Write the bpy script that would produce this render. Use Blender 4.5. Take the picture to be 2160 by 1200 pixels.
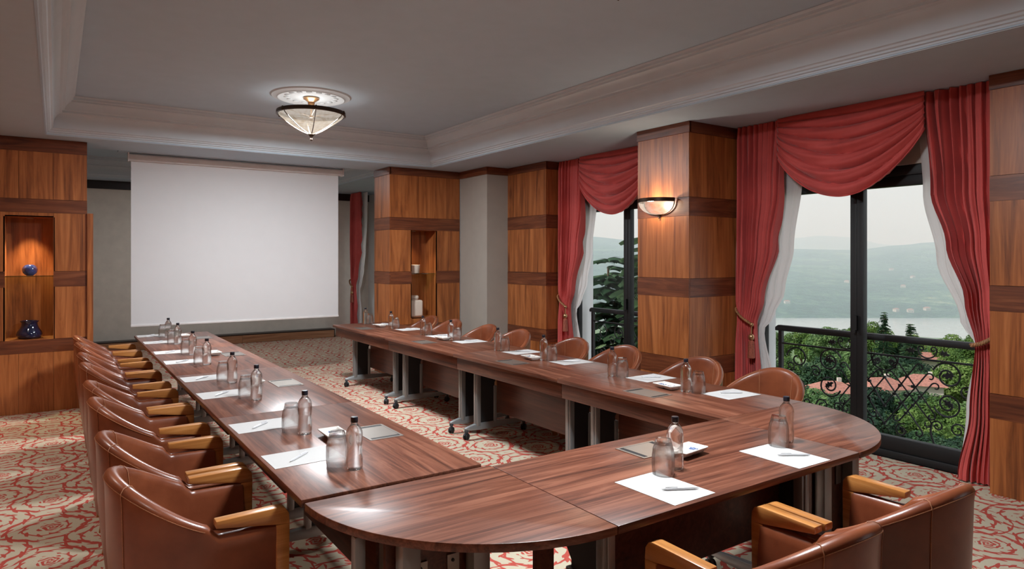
import bpy, bmesh, math, random
from mathutils import Vector, Matrix
R = math.radians
PI = math.pi
random.seed(7)
scn = bpy.context.scene
for o in list(bpy.data.objects):
    bpy.data.objects.remove(o)
COL = scn.collection

# ------------------------------------------------------------------ camera, sky, sun, exposure
F_PX, CX, HY, CAM_H = 1413.0, 1080.0, 544.0, 1.6
YAW = math.atan((1080 - 117) / F_PX)
cam_d = bpy.data.cameras.new('camera')
cam = bpy.data.objects.new('camera', cam_d)
COL.objects.link(cam)
cam.location = (0, 0, CAM_H)
cam.rotation_euler = (PI / 2, 0, -YAW)
cam_d.sensor_width = 36.0
cam_d.lens = F_PX / 2160 * 36.0
cam_d.shift_y = -(600 - HY) / 2160
cam_d.clip_start = 0.05
cam_d.clip_end = 20000
scn.camera = cam

world = bpy.data.worlds.new('overcast_sky')
scn.world = world
world.use_nodes = True
bg = world.node_tree.nodes['Background']
bg.inputs['Color'].default_value = (0.905, 0.95, 1.0, 1)
bg.inputs['Strength'].default_value = 0.95

sun_d = bpy.data.lights.new('sun', 'SUN')
sun_d.energy = 4.6
sun_d.angle = R(6)
sun_d.color = (1.0, 0.97, 0.92)
sun = bpy.data.objects.new('sun', sun_d)
COL.objects.link(sun)
sun.rotation_euler = (R(50), 0, R(-115))

LAMP_W = 182.0        # downward light of each ceiling bowl
AISLE_FILL_W = 115.0       # each unseen fill light added over the aisle behind the chairs
HAZE = 0.0008       # scatter density of the haze over the lake
GLOW_W = 6.0         # light of each bowl up onto the ceiling
vs = scn.view_settings
vs.view_transform = 'Standard'
vs.look = 'None'
vs.gamma = 1.0
vs.use_curve_mapping = False
vs.exposure = 0.0


def px(x, y):
    u = (x - CX) / F_PX
    w = (HY - y) / F_PX
    c, s = math.cos(YAW), math.sin(YAW)
    return (c * u + s, -s * u + c, w)


def at_z(x, y, z):
    d = px(x, y)
    t = (z - CAM_H) / d[2]
    return (d[0] * t, d[1] * t)


def at_x(x, y, X):
    d = px(x, y)
    t = X / d[0]
    return (d[1] * t, CAM_H + d[2] * t)


# ------------------------------------------------------------------ helpers
def empty(name, loc=(0, 0, 0), rz=0.0):
    o = bpy.data.objects.new(name, None)
    o.empty_display_size = 0.05
    COL.objects.link(o)
    o.location = loc
    o.rotation_euler = (0, 0, rz)
    return o


def tag(o, label=None, cat=None, group=None, kind=None):
    if label: o['label'] = label
    if cat: o['category'] = cat
    if group: o['group'] = group
    if kind: o['kind'] = kind
    return o


def kids(o):
    return list(o.children)


def copy_tree(o, parent=None):
    c = o.copy()
    COL.objects.link(c)
    c.parent = parent
    for ch in kids(o):
        copy_tree(ch, c)
    return c


class MB:
    def __init__(s):
        s.v, s.f = [], []

    def add(s, vs_, fs):
        b = len(s.v)
        s.v += [tuple(p) for p in vs_]
        s.f += [tuple(i + b for i in f) for f in fs]
        return s

    def box(s, x0, x1, y0, y1, z0, z1):
        return s.add([(x0, y0, z0), (x1, y0, z0), (x1, y1, z0), (x0, y1, z0),
                      (x0, y0, z1), (x1, y0, z1), (x1, y1, z1), (x0, y1, z1)],
                     [(0, 3, 2, 1), (4, 5, 6, 7), (0, 1, 5, 4), (1, 2, 6, 5), (2, 3, 7, 6), (3, 0, 4, 7)])

    def prism(s, poly, z0, z1):
        n = len(poly)
        v = [(p[0], p[1], z0) for p in poly] + [(p[0], p[1], z1) for p in poly]
        f = [tuple(range(n))[::-1], tuple(range(n, 2 * n))]
        f += [(i, (i + 1) % n, n + (i + 1) % n, n + i) for i in range(n)]
        return s.add(v, f)

    def slab(s, poly, axis, a0, a1):
        """outline in the two other axes, extruded along axis ('x' takes (y,z), 'y' takes (x,z))"""
        n = len(poly)
        if axis == 'x':
            v = [(a0, p[0], p[1]) for p in poly] + [(a1, p[0], p[1]) for p in poly]
        else:
            v = [(p[0], a0, p[1]) for p in poly] + [(p[0], a1, p[1]) for p in poly]
        f = [tuple(range(n))[::-1], tuple(range(n, 2 * n))]
        f += [(i, (i + 1) % n, n + (i + 1) % n, n + i) for i in range(n)]
        return s.add(v, f)

    def lathe(s, prof, n=24, c=(0, 0, 0), a0=0.0, a1=2 * PI, squash=1.0):
        full = abs(a1 - a0) > 6.28
        m = n if full else n + 1
        v, f = [], []
        for i in range(m):
            a = a0 + (a1 - a0) * i / n
            for r, z in prof:
                v.append((c[0] + r * math.cos(a), c[1] + r * math.sin(a) * squash, c[2] + z))
        k = len(prof)
        for i in range(n):
            j = (i + 1) % m
            for q in range(k - 1):
                f.append((i * k + q, j * k + q, j * k + q + 1, i * k + q + 1))
        return s.add(v, f)

    def tube(s, path, r, n=6, closed=False, rfun=None):
        P = [Vector(p) for p in path]
        L = len(P)
        v, f = [], []
        up = None
        for i, p in enumerate(P):
            if closed:
                t = P[(i + 1) % L] - P[i - 1]
            else:
                t = P[min(i + 1, L - 1)] - P[max(i - 1, 0)]
            if t.length < 1e-9: t = Vector((0, 0, 1))
            t.normalize()
            if up is None:
                up = t.orthogonal().normalized()
            else:
                up = (up - t * up.dot(t))
                up = up.normalized() if up.length > 1e-6 else t.orthogonal().normalized()
            w = t.cross(up)
            rr = rfun(i / max(L - 1, 1)) * r if rfun else r
            for k in range(n):
                a = 2 * PI * k / n
                q = p + (up * math.cos(a) + w * math.sin(a)) * rr
                v.append(tuple(q))
        for i in range(L if closed else L - 1):
            j = (i + 1) % L
            for k in range(n):
                k2 = (k + 1) % n
                f.append((i * n + k, i * n + k2, j * n + k2, j * n + k))
        if not closed:
            f.append(tuple(range(n))[::-1])
            f.append(tuple(range((L - 1) * n, L * n)))
        return s.add(v, f)

    def grid(s, fn, nu, nv):
        v = [tuple(fn(i / nu, j / nv)) for j in range(nv + 1) for i in range(nu + 1)]
        f = [(j * (nu + 1) + i, j * (nu + 1) + i + 1, (j + 1) * (nu + 1) + i + 1, (j + 1) * (nu + 1) + i)
             for j in range(nv) for i in range(nu)]
        return s.add(v, f)

    def ball(s, c, r, n=10, m=6, sc=(1, 1, 1)):
        prof = [(max(r * math.sin(PI * j / m), 1e-5), -r * math.cos(PI * j / m)) for j in range(m + 1)]
        b = len(s.v)
        s.lathe(prof, n)
        for i in range(b, len(s.v)):
            x, y, z = s.v[i]
            s.v[i] = (c[0] + x * sc[0], c[1] + y * sc[1], c[2] + z * sc[2])
        return s

    def build(s, name, mat, parent=None, smooth=None, bevel=0.0, seg=2, kind=None):
        me = bpy.data.meshes.new(name)
        me.from_pydata(s.v, [], s.f)
        bm = bmesh.new()
        bm.from_mesh(me)
        bmesh.ops.recalc_face_normals(bm, faces=bm.faces)
        if bevel:
            es = [e for e in bm.edges if len(e.link_faces) == 2 and e.calc_face_angle(0) > 0.6]
            bmesh.ops.bevel(bm, geom=es, offset=bevel, segments=seg, affect='EDGES', profile=0.5, clamp_overlap=True)
        bm.to_mesh(me)
        bm.free()
        me.update()
        if smooth is not None:
            me.shade_smooth()
            me.set_sharp_from_angle(angle=R(smooth))
        elif bevel:
            me.shade_smooth()
            me.set_sharp_from_angle(angle=R(31))
        me.materials.append(mat)
        o = bpy.data.objects.new(name, me)
        COL.objects.link(o)
        o.parent = parent
        if kind: o['kind'] = kind
        return o


def bez(pts, n):
    """Catmull-Rom through points"""
    P = [Vector(p) for p in pts]
    P = [P[0] * 2 - P[1]] + P + [P[-1] * 2 - P[-2]]
    out = []
    for i in range(1, len(P) - 2):
        for k in range(n):
            t = k / n
            a, b, c, d = P[i - 1], P[i], P[i + 1], P[i + 2]
            out.append(0.5 * ((2 * b) + (c - a) * t + (2 * a - 5 * b + 4 * c - d) * t * t + (3 * b - a - 3 * c + d) * t ** 3))
    out.append(P[-2])
    return out


def interp(tab, z):
    """piecewise smooth table [(z, value)], z ascending"""
    if z <= tab[0][0]: return tab[0][1]
    for (a, va), (b, vb) in zip(tab, tab[1:]):
        if z <= b:
            t = (z - a) / (b - a)
            t = t * t * (3 - 2 * t)
            return va + (vb - va) * t
    return tab[-1][1]


# ------------------------------------------------------------------ materials
def srgb(r, g, b):
    f = lambda c: (c / 255 / 12.92) if c <= 10.3 else ((c / 255 + 0.055) / 1.055) ** 2.4
    return (f(r), f(g), f(b), 1)


class NT:
    def __init__(s, name):
        s.m = bpy.data.materials.new(name)
        s.m.use_nodes = True
        s.t = s.m.node_tree
        s.p = s.t.nodes['Principled BSDF']
        s.out = s.t.nodes['Material Output']

    def n(s, typ, **kw):
        nd = s.t.nodes.new(typ)
        for k, v in kw.items(): setattr(nd, k, v)
        return nd

    def l(s, a, b):
        s.t.links.new(a, b)

    def math(s, op, a, b=None, c=None, clamp=False):
        nd = s.n('ShaderNodeMath', operation=op, use_clamp=clamp)
        for i, q in enumerate((a, b, c)):
            if q is None: continue
            if isinstance(q, (int, float)): nd.inputs[i].default_value = q
            else: s.l(q, nd.inputs[i])
        return nd.outputs[0]

    def ramp(s, fac, stops, interp_='LINEAR'):
        nd = s.n('ShaderNodeValToRGB')
        cr = nd.color_ramp
        cr.interpolation = interp_
        while len(cr.elements) < len(stops): cr.elements.new(0.5)
        for e, (p, c) in zip(cr.elements, stops):
            e.position = p
            e.color = c
        s.l(fac, nd.inputs[0])
        return nd.outputs[0]

    def noise(s, vec, scale, detail=4, rough=0.55, dist=0.0):
        nd = s.n('ShaderNodeTexNoise')
        nd.inputs['Scale'].default_value = scale
        nd.inputs['Detail'].default_value = detail
        nd.inputs['Roughness'].default_value = rough
        nd.inputs['Distortion'].default_value = dist
        if vec is not None: s.l(vec, nd.inputs['Vector'])
        return nd.outputs['Fac']

    def mapped(s, scale, rnd=0.0):
        tc = s.n('ShaderNodeTexCoord')
        mp = s.n('ShaderNodeMapping')
        mp.inputs['Scale'].default_value = scale
        s.l(tc.outputs['Object'], mp.inputs['Vector'])
        if rnd:
            oi = s.n('ShaderNodeObjectInfo')
            cb = s.n('ShaderNodeCombineXYZ')
            v = s.math('MULTIPLY', oi.outputs['Random'], rnd)
            for i in range(3): s.l(v, cb.inputs[i])
            s.l(cb.outputs[0], mp.inputs['Location'])
        return mp.outputs[0]

    def bump(s, h, strength=0.2, dist=0.01):
        b = s.n('ShaderNodeBump')
        b.inputs['Strength'].default_value = strength
        b.inputs['Distance'].default_value = dist
        s.l(h, b.inputs['Height'])
        s.l(b.outputs[0], s.p.inputs['Normal'])


def plain(name, col, rough=0.5, metal=0.0, var=0.06, scale=6.0, bump=0.0, bscale=200, spec=0.5, coat=0.0):
    t = NT(name)
    v = t.mapped((1, 1, 1))
    nz = t.noise(v, scale, 3)
    d = tuple(max(c * (1 - var), 0) for c in col[:3]) + (1,)
    e = tuple(min(c * (1 + var), 1) for c in col[:3]) + (1,)
    t.l(t.ramp(nz, [(0.3, d), (0.7, e)]), t.p.inputs['Base Color'])
    t.p.inputs['Roughness'].default_value = rough
    t.p.inputs['Metallic'].default_value = metal
    t.p.inputs['Specular IOR Level'].default_value = spec
    t.p.inputs['Coat Weight'].default_value = coat
    if bump:
        t.bump(t.noise(v, bscale, 2), bump, 0.002)
    return t.m


def wood(name, dark, mid, light, axis, cross=9.0, along=0.55, rough=0.35, coat=0.0, fine=70.0, dist=1.6, spec=.5):
    t = NT(name)
    sc = [cross] * 3
    sc['xyz'.index(axis)] = along
    v = t.mapped(tuple(sc), 37.0)
    a = t.noise(v, 1.0, 5, 0.62, dist)
    sc2 = [fine] * 3
    sc2['xyz'.index(axis)] = along * 2.2
    v2 = t.mapped(tuple(sc2), 11.0)
    b = t.noise(v2, 1.0, 3, 0.6, 0.3)
    fac = t.math('ADD', t.math('MULTIPLY', a, 0.74), t.math('MULTIPLY', b, 0.26))
    t.l(t.ramp(fac, [(0.33, dark), (0.50, mid), (0.66, light)]), t.p.inputs['Base Color'])
    t.p.inputs['Roughness'].default_value = rough
    t.p.inputs['Coat Weight'].default_value = coat
    t.p.inputs['Coat Roughness'].default_value = 0.15
    t.p.inputs['Specular IOR Level'].default_value = spec
    t.bump(b, 0.06, 0.002)
    return t.m


M = {}
pd, pm, pl = srgb(100, 51, 22), srgb(154, 88, 44), srgb(182, 112, 62)
M['panel'] = wood('walnut_panel_vertical', pd, pm, pl, 'z', 8, 0.7, 0.38)
bd, bm_, bl = srgb(72, 34, 18), srgb(104, 54, 30), srgb(130, 74, 44)
M['band_x'] = wood('walnut_band_grain_x', bd, bm_, bl, 'x', 14, 1.2, 0.38)
M['band_y'] = wood('walnut_band_grain_y', bd, bm_, bl, 'y', 14, 1.2, 0.38)
td, tm, tl = srgb(56, 30, 22), srgb(104, 61, 45), srgb(136, 88, 68)
M['top_y'] = wood('walnut_laminate_grain_y', td, tm, tl, 'y', 13, 0.75, 0.33, 0.0, 120, 2.2, .36)
M['top_x'] = wood('walnut_laminate_grain_x', td, tm, tl, 'x', 13, 0.75, 0.33, 0.0, 120, 2.2, .36)
M['edge'] = wood('walnut_edge', srgb(52, 28, 22), srgb(84, 46, 34), srgb(104, 62, 46), 'y', 20, 0.8, 0.35)
M['arm'] = wood('honey_beech', srgb(150, 94, 46), srgb(182, 120, 62), srgb(202, 142, 82), 'y', 16, 0.9, 0.32, 0.2)
M['plinth'] = wood('oak_plinth', srgb(128, 84, 56), srgb(160, 112, 80), srgb(182, 136, 102), 'x', 9, 0.6, 0.4)
M['dark_wood'] = plain('dark_stained_wood', srgb(40, 24, 18), 0.4)
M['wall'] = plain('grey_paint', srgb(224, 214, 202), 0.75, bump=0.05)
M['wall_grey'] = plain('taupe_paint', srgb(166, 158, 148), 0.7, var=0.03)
M['ceiling'] = plain('ceiling_paint', srgb(172, 190, 204), 0.8, var=0.02)
M['plaster'] = plain('moulding_plaster', srgb(190, 198, 204), 0.7, var=0.02)
M['ext_white'] = plain('white_render', srgb(232, 232, 230), 0.8, var=0.02)
M['screen'] = plain('projection_fabric', srgb(204, 202, 202), 0.9, var=0.01)
M['screen_case'] = plain('white_case', srgb(214, 210, 208), 0.5)
M['black'] = plain('black_frame', srgb(9, 9, 10), 0.55)
M['iron'] = plain('wrought_iron', srgb(9, 9, 10), 0.55)
M['silver'] = plain('silver_paint', srgb(150, 152, 152), 0.38, metal=0.55, var=0.03)
M['steel'] = plain('brushed_steel', srgb(150, 142, 134), 0.35, metal=0.7, var=0.05)
M['rubber'] = plain('black_rubber', srgb(24, 24, 26), 0.6)
M['caster'] = plain('grey_caster', srgb(64, 68, 72), 0.35)
M['bronze'] = plain('dark_bronze', srgb(70, 56, 46), 0.35, metal=0.8)
M['brass'] = plain('gilt_brass', srgb(190, 150, 110), 0.3, metal=0.85)
M['paper'] = plain('white_paper', srgb(192, 190, 188), 0.85, var=0.01)
M['pen'] = plain('satin_pen', srgb(204, 204, 206), 0.35, metal=0.15)
M['china'] = plain('white_china', srgb(214, 207, 199), 0.25, var=0.02)
M['cap'] = plain('black_cap', srgb(22, 24, 34), 0.35)
M['candy'] = plain('blue_wrapper', srgb(92, 110, 150), 0.3, var=0.5, scale=160)
M['vase_blue'] = plain('cobalt_glaze', srgb(46, 58, 104), 0.12, var=0.35, scale=20, coat=0.6)
M['vase_navy'] = plain('navy_glaze', srgb(22, 28, 52), 0.1, var=0.4, scale=24, coat=0.6)
M['vase_cream'] = plain('cream_glaze', srgb(226, 208, 192), 0.35, var=0.04)
M['rope'] = plain('braided_cord', srgb(150, 104, 66), 0.6, var=0.5, scale=90)
M['tassel'] = plain('tassel_fringe', srgb(150, 78, 58), 0.7, var=0.35, scale=70)
M['stitch'] = plain('tan_stitching', srgb(168, 112, 78), 0.6, var=0.3, scale=300)
M['roof_tile'] = plain('clay_roof', srgb(152, 102, 88), 0.85, var=0.35, scale=5.0)
M['house'] = plain('house_render', srgb(190, 180, 168), 0.85)
M['bark'] = plain('bark', srgb(84, 66, 50), 0.9, var=0.3)


def leather():
    t = NT('brown_leather')
    v = t.mapped((1, 1, 1), 9.0)
    nz = t.noise(v, 4.0, 4, 0.6)
    t.l(t.ramp(nz, [(0.3, srgb(106, 52, 30)), (0.7, srgb(140, 77, 48))]), t.p.inputs['Base Color'])
    vo = t.n('ShaderNodeTexVoronoi')
    vo.inputs['Scale'].default_value = 260
    t.l(v, vo.inputs['Vector'])
    t.bump(vo.outputs['Distance'], 0.10, 0.001)
    t.p.inputs['Roughness'].default_value = 0.34
    t.p.inputs['Coat Weight'].default_value = 0.15
    t.p.inputs['Coat Roughness'].default_value = 0.2
    return t.m


def fabric(name, c1, c2):
    t = NT(name)
    v = t.mapped((1, 1, 1))
    nz = t.noise(v, 3.0, 3)
    t.l(t.ramp(nz, [(0.3, c1), (0.7, c2)]), t.p.inputs['Base Color'])
    t.p.inputs['Roughness'].default_value = 0.75
    t.p.inputs['Sheen Weight'].default_value = 0.25
    t.p.inputs['Sheen Roughness'].default_value = 0.4
    t.bump(t.noise(t.mapped((400, 400, 60)), 1.0, 2), 0.08, 0.001)
    return t.m


def sheer():
    t = NT('white_voile')
    d = t.n('ShaderNodeBsdfDiffuse')
    d.inputs['Color'].default_value = srgb(238, 234, 232)
    tr = t.n('ShaderNodeBsdfTranslucent')
    tr.inputs['Color'].default_value = srgb(238, 234, 232)
    mx = t.n('ShaderNodeMixShader')
    mx.inputs[0].default_value = 0.4
    t.l(d.outputs[0], mx.inputs[1])
    t.l(tr.outputs[0], mx.inputs[2])
    nz = t.noise(t.mapped((60, 60, 6)), 1.0, 2)
    b = t.n('ShaderNodeBump')
    b.inputs['Strength'].default_value = 0.1
    t.l(nz, b.inputs['Height'])
    t.l(b.outputs[0], d.inputs['Normal'])
    t.l(mx.outputs[0], t.out.inputs['Surface'])
    return t.m


def thin_glass(name, tint=(1, 1, 1, 1), ior=1.45, rough=0.02, refr=0.0):
    """clear glass: mirror share by Fresnel, the rest passes (partly refracted)"""
    t = NT(name)
    tp = t.n('ShaderNodeBsdfTransparent')
    tp.inputs['Color'].default_value = tint
    gl = t.n('ShaderNodeBsdfGlossy')
    gl.inputs['Roughness'].default_value = rough
    lw = t.n('ShaderNodeLayerWeight')
    lw.inputs['Blend'].default_value = 0.5
    r0 = ((ior - 1) / (ior + 1)) ** 2
    schlick = t.math('ADD', t.math('MULTIPLY', t.math('POWER', lw.outputs['Facing'], 5.0), 1 - r0), r0)
    body = tp.outputs[0]
    if refr:
        rf = t.n('ShaderNodeBsdfRefraction')
        rf.inputs['IOR'].default_value = 1.33
        rf.inputs['Color'].default_value = tint
        rf.inputs['Roughness'].default_value = 0.0
        m2 = t.n('ShaderNodeMixShader')
        m2.inputs[0].default_value = refr
        t.l(tp.outputs[0], m2.inputs[1])
        t.l(rf.outputs[0], m2.inputs[2])
        body = m2.outputs[0]
    mx = t.n('ShaderNodeMixShader')
    nz = t.noise(t.mapped((1, 1, 1)), 30, 2)
    fac = t.math('MULTIPLY', schlick, t.math('ADD', t.math('MULTIPLY', nz, 0.2), 0.9))
    t.l(fac, mx.inputs[0])
    t.l(body, mx.inputs[1])
    t.l(gl.outputs[0], mx.inputs[2])
    t.l(mx.outputs[0], t.out.inputs['Surface'])
    return t.m


def lamp_glass():
    t = NT('frosted_lamp_glass')
    v = t.mapped((1, 1, 1))
    nz = t.noise(v, 14, 3, 0.5, 1.5)
    col = t.ramp(nz, [(0.36, srgb(214, 196, 172)), (0.55, srgb(244, 232, 216))])
    tp = t.n('ShaderNodeBsdfTransparent')
    tp.inputs['Color'].default_value = (.86, .84, .80, 1)
    em = t.n('ShaderNodeEmission')
    em.inputs['Strength'].default_value = 0.40
    t.l(col, em.inputs['Color'])
    ad = t.n('ShaderNodeAddShader')
    t.l(tp.outputs[0], ad.inputs[0])
    t.l(em.outputs[0], ad.inputs[1])
    t.l(ad.outputs[0], t.out.inputs['Surface'])
    return t.m


def carpet():
    t = NT('scroll_carpet')
    tc = t.n('ShaderNodeTexCoord')
    # small wobble so the vines look woven
    nzv = t.n('ShaderNodeTexNoise')
    nzv.inputs['Scale'].default_value = 9.0
    nzv.inputs['Detail'].default_value = 2
    t.l(tc.outputs['Object'], nzv.inputs['Vector'])
    vm = t.n('ShaderNodeVectorMath', operation='MULTIPLY_ADD')
    t.l(nzv.outputs['Color'], vm.inputs[0])
    vm.inputs[1].default_value = (0.045, 0.045, 0)
    t.l(tc.outputs['Object'], vm.inputs[2])
    sp = t.n('ShaderNodeSeparateXYZ')
    t.l(vm.outputs[0], sp.inputs[0])
    X, Y = sp.outputs[0], sp.outputs[1]
    PX, PY = 0.62, 0.54

    def lattice(ox, oy, sgn, r_out, turns, leafn, ph):
        lx = t.math('MULTIPLY', t.math('SUBTRACT', t.math('FRACT', t.math('ADD', t.math('DIVIDE', X, PX), ox)), 0.5), PX)
        ly = t.math('MULTIPLY', t.math('SUBTRACT', t.math('FRACT', t.math('ADD', t.math('DIVIDE', Y, PY), oy)), 0.5), PY)
        r = t.math('SQRT', t.math('ADD', t.math('MULTIPLY', lx, lx), t.math('MULTIPLY', ly, ly)))
        th = t.math('MULTIPLY', t.math('ARCTAN2', ly, lx), sgn)
        pitch = 0.082
        q = t.math('DIVIDE', t.math('SUBTRACT', r, t.math('MULTIPLY', th, pitch / (2 * PI))), pitch)
        fr = t.math('FRACT', t.math('ADD', q, ph))
        d = t.math('MULTIPLY', t.math('SUBTRACT', fr, 0.5), pitch)
        ad = t.math('ABSOLUTE', d)
        inside = t.math('LESS_THAN', r, r_out)
        ring = t.math('GREATER_THAN', r, 0.085)
        vine = t.math('LESS_THAN', ad, 0.0062)
        # leaves slanted off the vine
        ang = t.math('ADD', t.math('MULTIPLY', th, leafn), t.math('MULTIPLY', d, 95.0))
        lf = t.math('GREATER_THAN', t.math('SINE', ang), t.math('ADD', t.math('MULTIPLY', ad, 34.0), 0.12))
        lf = t.math('MULTIPLY', lf, t.math('LESS_THAN', ad, 0.030))
        vine = t.math('MULTIPLY', t.math('MAXIMUM', vine, lf), t.math('MULTIPLY', inside, ring))
        # rose in the middle: petal rings
        pet = t.math('SINE', t.math('ADD', t.math('MULTIPLY', r, 235.0),
                                    t.math('ADD', t.math('MULTIPLY', th, 2.0), t.math('MULTIPLY', t.math('SINE', t.math('MULTIPLY', th, 5.0)), 1.1))))
        rose = t.math('MULTIPLY', t.math('GREATER_THAN', pet, -0.25),
                      t.math('LESS_THAN', r, t.math('ADD', 0.062, t.math('MULTIPLY', t.math('SINE', t.math('MULTIPLY', th, 5.0)), 0.008))))
        return vine, rose

    v1, r1 = lattice(0.0, 0.0, 1.0, 0.272, 2, 11.0, 0.0)
    v2, r2 = lattice(0.5, 0.5, -1.0, 0.262, 2, 10.0, 0.35)
    pat = t.math('MAXIMUM', v1, v2)
    rose = t.math('MAXIMUM', r1, r2)
    pat = t.math('MAXIMUM', pat, rose)
    fib = t.noise(tc.outputs['Object'], 420, 2, 0.7)
    cream = t.ramp(fib, [(0.3, srgb(174, 162, 140)), (0.7, srgb(200, 189, 167))])
    red = t.ramp(fib, [(0.3, srgb(158, 60, 52)), (0.7, srgb(190, 90, 78))])
    mx = t.n('ShaderNodeMix', data_type='RGBA')
    t.l(pat, mx.inputs['Factor'])
    t.l(cream, mx.inputs['A'])
    t.l(red, mx.inputs['B'])
    t.l(mx.outputs['Result'], t.p.inputs['Base Color'])
    t.p.inputs['Roughness'].default_value = 0.95
    t.p.inputs['Specular IOR Level'].default_value = 0.1
    t.bump(fib, 0.4, 0.004)
    return t.m


def foliage(name, c1, c2, c3):
    t = NT(name)
    oi = t.n('ShaderNodeObjectInfo')
    nz = t.noise(t.mapped((1, 1, 1), 20), 0.9, 3)
    fac = t.math('ADD', t.math('MULTIPLY', nz, 0.75), t.math('MULTIPLY', oi.outputs['Random'], 0.25))
    col = t.ramp(fac, [(0.32, c1), (0.5, c2), (0.68, c3)])
    t.l(col, t.p.inputs['Base Color'])
    t.p.inputs['Roughness'].default_value = 0.7
    t.p.inputs['Specular IOR Level'].default_value = 0.2
    tr = t.n('ShaderNodeBsdfTranslucent')
    t.l(col, tr.inputs['Color'])
    mx = t.n('ShaderNodeMixShader')
    mx.inputs[0].default_value = 0.3
    t.l(t.p.outputs[0], mx.inputs[1])
    t.l(tr.outputs[0], mx.inputs[2])
    t.l(mx.outputs[0], t.out.inputs['Surface'])
    return t.m


def hillside():
    t = NT('forested_hillside')
    tc = t.n('ShaderNodeTexCoord')
    a = t.noise(tc.outputs['Object'], 0.006, 5, 0.6)
    b = t.noise(tc.outputs['Object'], 0.055, 5, 0.75)
    fac = t.math('ADD', t.math('MULTIPLY', a, 0.5), t.math('MULTIPLY', b, 0.5))
    t.l(t.ramp(fac, [(0.38, srgb(8, 30, 34)), (0.48, srgb(40, 78, 68)), (0.56, srgb(88, 122, 92)), (0.70, srgb(196, 192, 156))]), t.p.inputs['Base Color'])
    t.p.inputs['Roughness'].default_value = 1.0
    t.p.inputs['Specular IOR Level'].default_value = 0.0
    t.bump(b, 0.8, 30.0)
    return t.m


def water():
    t = NT('lake_water')
    nz = t.noise(t.mapped((0.05, 0.3, 0.1)), 1.0, 3)
    t.l(t.ramp(nz, [(0.3, srgb(150, 162, 168)), (0.7, srgb(176, 186, 190))]), t.p.inputs['Base Color'])
    t.p.inputs['Roughness'].default_value = 0.15
    return t.m


M['leather'] = leather()
M['red'] = fabric('crimson_drape', srgb(182, 68, 64), srgb(202, 81, 76))
M['voile'] = sheer()
M['window_glass'] = thin_glass('window_glass', (0.975, 0.98, 0.985, 1), 1.25, 0.0)
M['bottle_glass'] = thin_glass('bottle_glass', (0.99, 0.995, 0.992, 1), 1.5, 0.02, 0.65)
M['tumbler_glass'] = thin_glass('tumbler_glass', (0.995, 0.998, 0.998, 1), 1.5, 0.015, 0.55)
M['shelf_glass'] = thin_glass('shelf_glass', (0.8, 0.92, 0.86, 1), 1.5, 0.02)
M['lamp'] = lamp_glass()
M['carpet'] = carpet()
M['leaf_a'] = foliage('leaves_mid_green', srgb(34, 62, 42), srgb(68, 100, 58), srgb(118, 144, 88))
M['leaf_b'] = foliage('leaves_bright_green', srgb(54, 82, 40), srgb(98, 126, 60), srgb(148, 164, 96))
M['leaf_c'] = foliage('leaves_dark_green', srgb(26, 48, 38), srgb(44, 72, 50), srgb(74, 100, 66))
M['needle'] = foliage('cedar_needles', srgb(30, 56, 40), srgb(52, 82, 56), srgb(88, 112, 76))
M['hill'] = hillside()
M['water'] = water()

# ------------------------------------------------------------------ room shell
XL, XG = -1.25, 5.50          # left wall, inside plane of the window wall
YB, YF = -4.6, 13.5           # wall behind the camera, far wall
C0, C1 = 2.84, 3.21           # border ceiling, raised ceiling
TRAY = (-0.074, 4.25, -3.6, 8.17)
TRAY2 = (-0.074, 4.25, 8.95, 13.05)
CF = 2.93


def struct(name, mb, mat, parent=None, **kw):
    o = mb.build(name, mat, parent, **kw)
    o['kind'] = 'structure'
    return o


struct('floor', MB().box(XL, XG + .1, YB, YF, -0.12, 0), M['carpet'])
struct('wall_left', MB().box(XL - .2, XL, YB, 8.5, 0, 3.4), M['panel'])
struct('wall_left_far_bay', MB().box(XL - .2, XL, 8.5, YF, 0, 3.4), M['wall'])
struct('wall_back', MB().box(XL - .2, XG + .4, YB - .2, YB, 0, 3.4), M['panel'])
struct('wall_front', MB().box(XL - .2, XG + .4, YF, YF + .2, 0, 3.4), M['wall'])
# raised ceilings and the lower border around them
x0, x1, y0, y1 = TRAY
struct('ceiling', MB().box(x0 - .02, x1 + .02, y0 - .02, y1 + .02, C1, C1 + .14), M['ceiling'])
bo = MB()
bo.box(XL, x0, YB, YF, C0, C1 + .14)
bo.box(x1, XG + .1, YB, 8.95, C0, C1 + .14)
bo.box(x0, x1, YB, y0, C0, C1 + .14)
bo.box(x0, x1, y1, 8.95, C0, C1 + .14)
struct('ceiling_border', bo, M['ceiling'])
x2, x3, y2, y3 = TRAY2
bo = MB()
bo.box(x3, XG + .1, 8.95, YF, CF, C1 + .14)
bo.box(x2, x3, y3, YF, CF, C1 + .14)
bo.box(x2 - .02, x3 + .02, 8.95, y3 + .02, 3.26, 3.35)
struct('ceiling_far_bay', bo, M['ceiling'])
struct('ceiling_roof_slab', MB().box(XL - .2, XG + .4, YB - .2, YF + .2, 3.36, 3.5), M['ext_white'])


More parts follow.
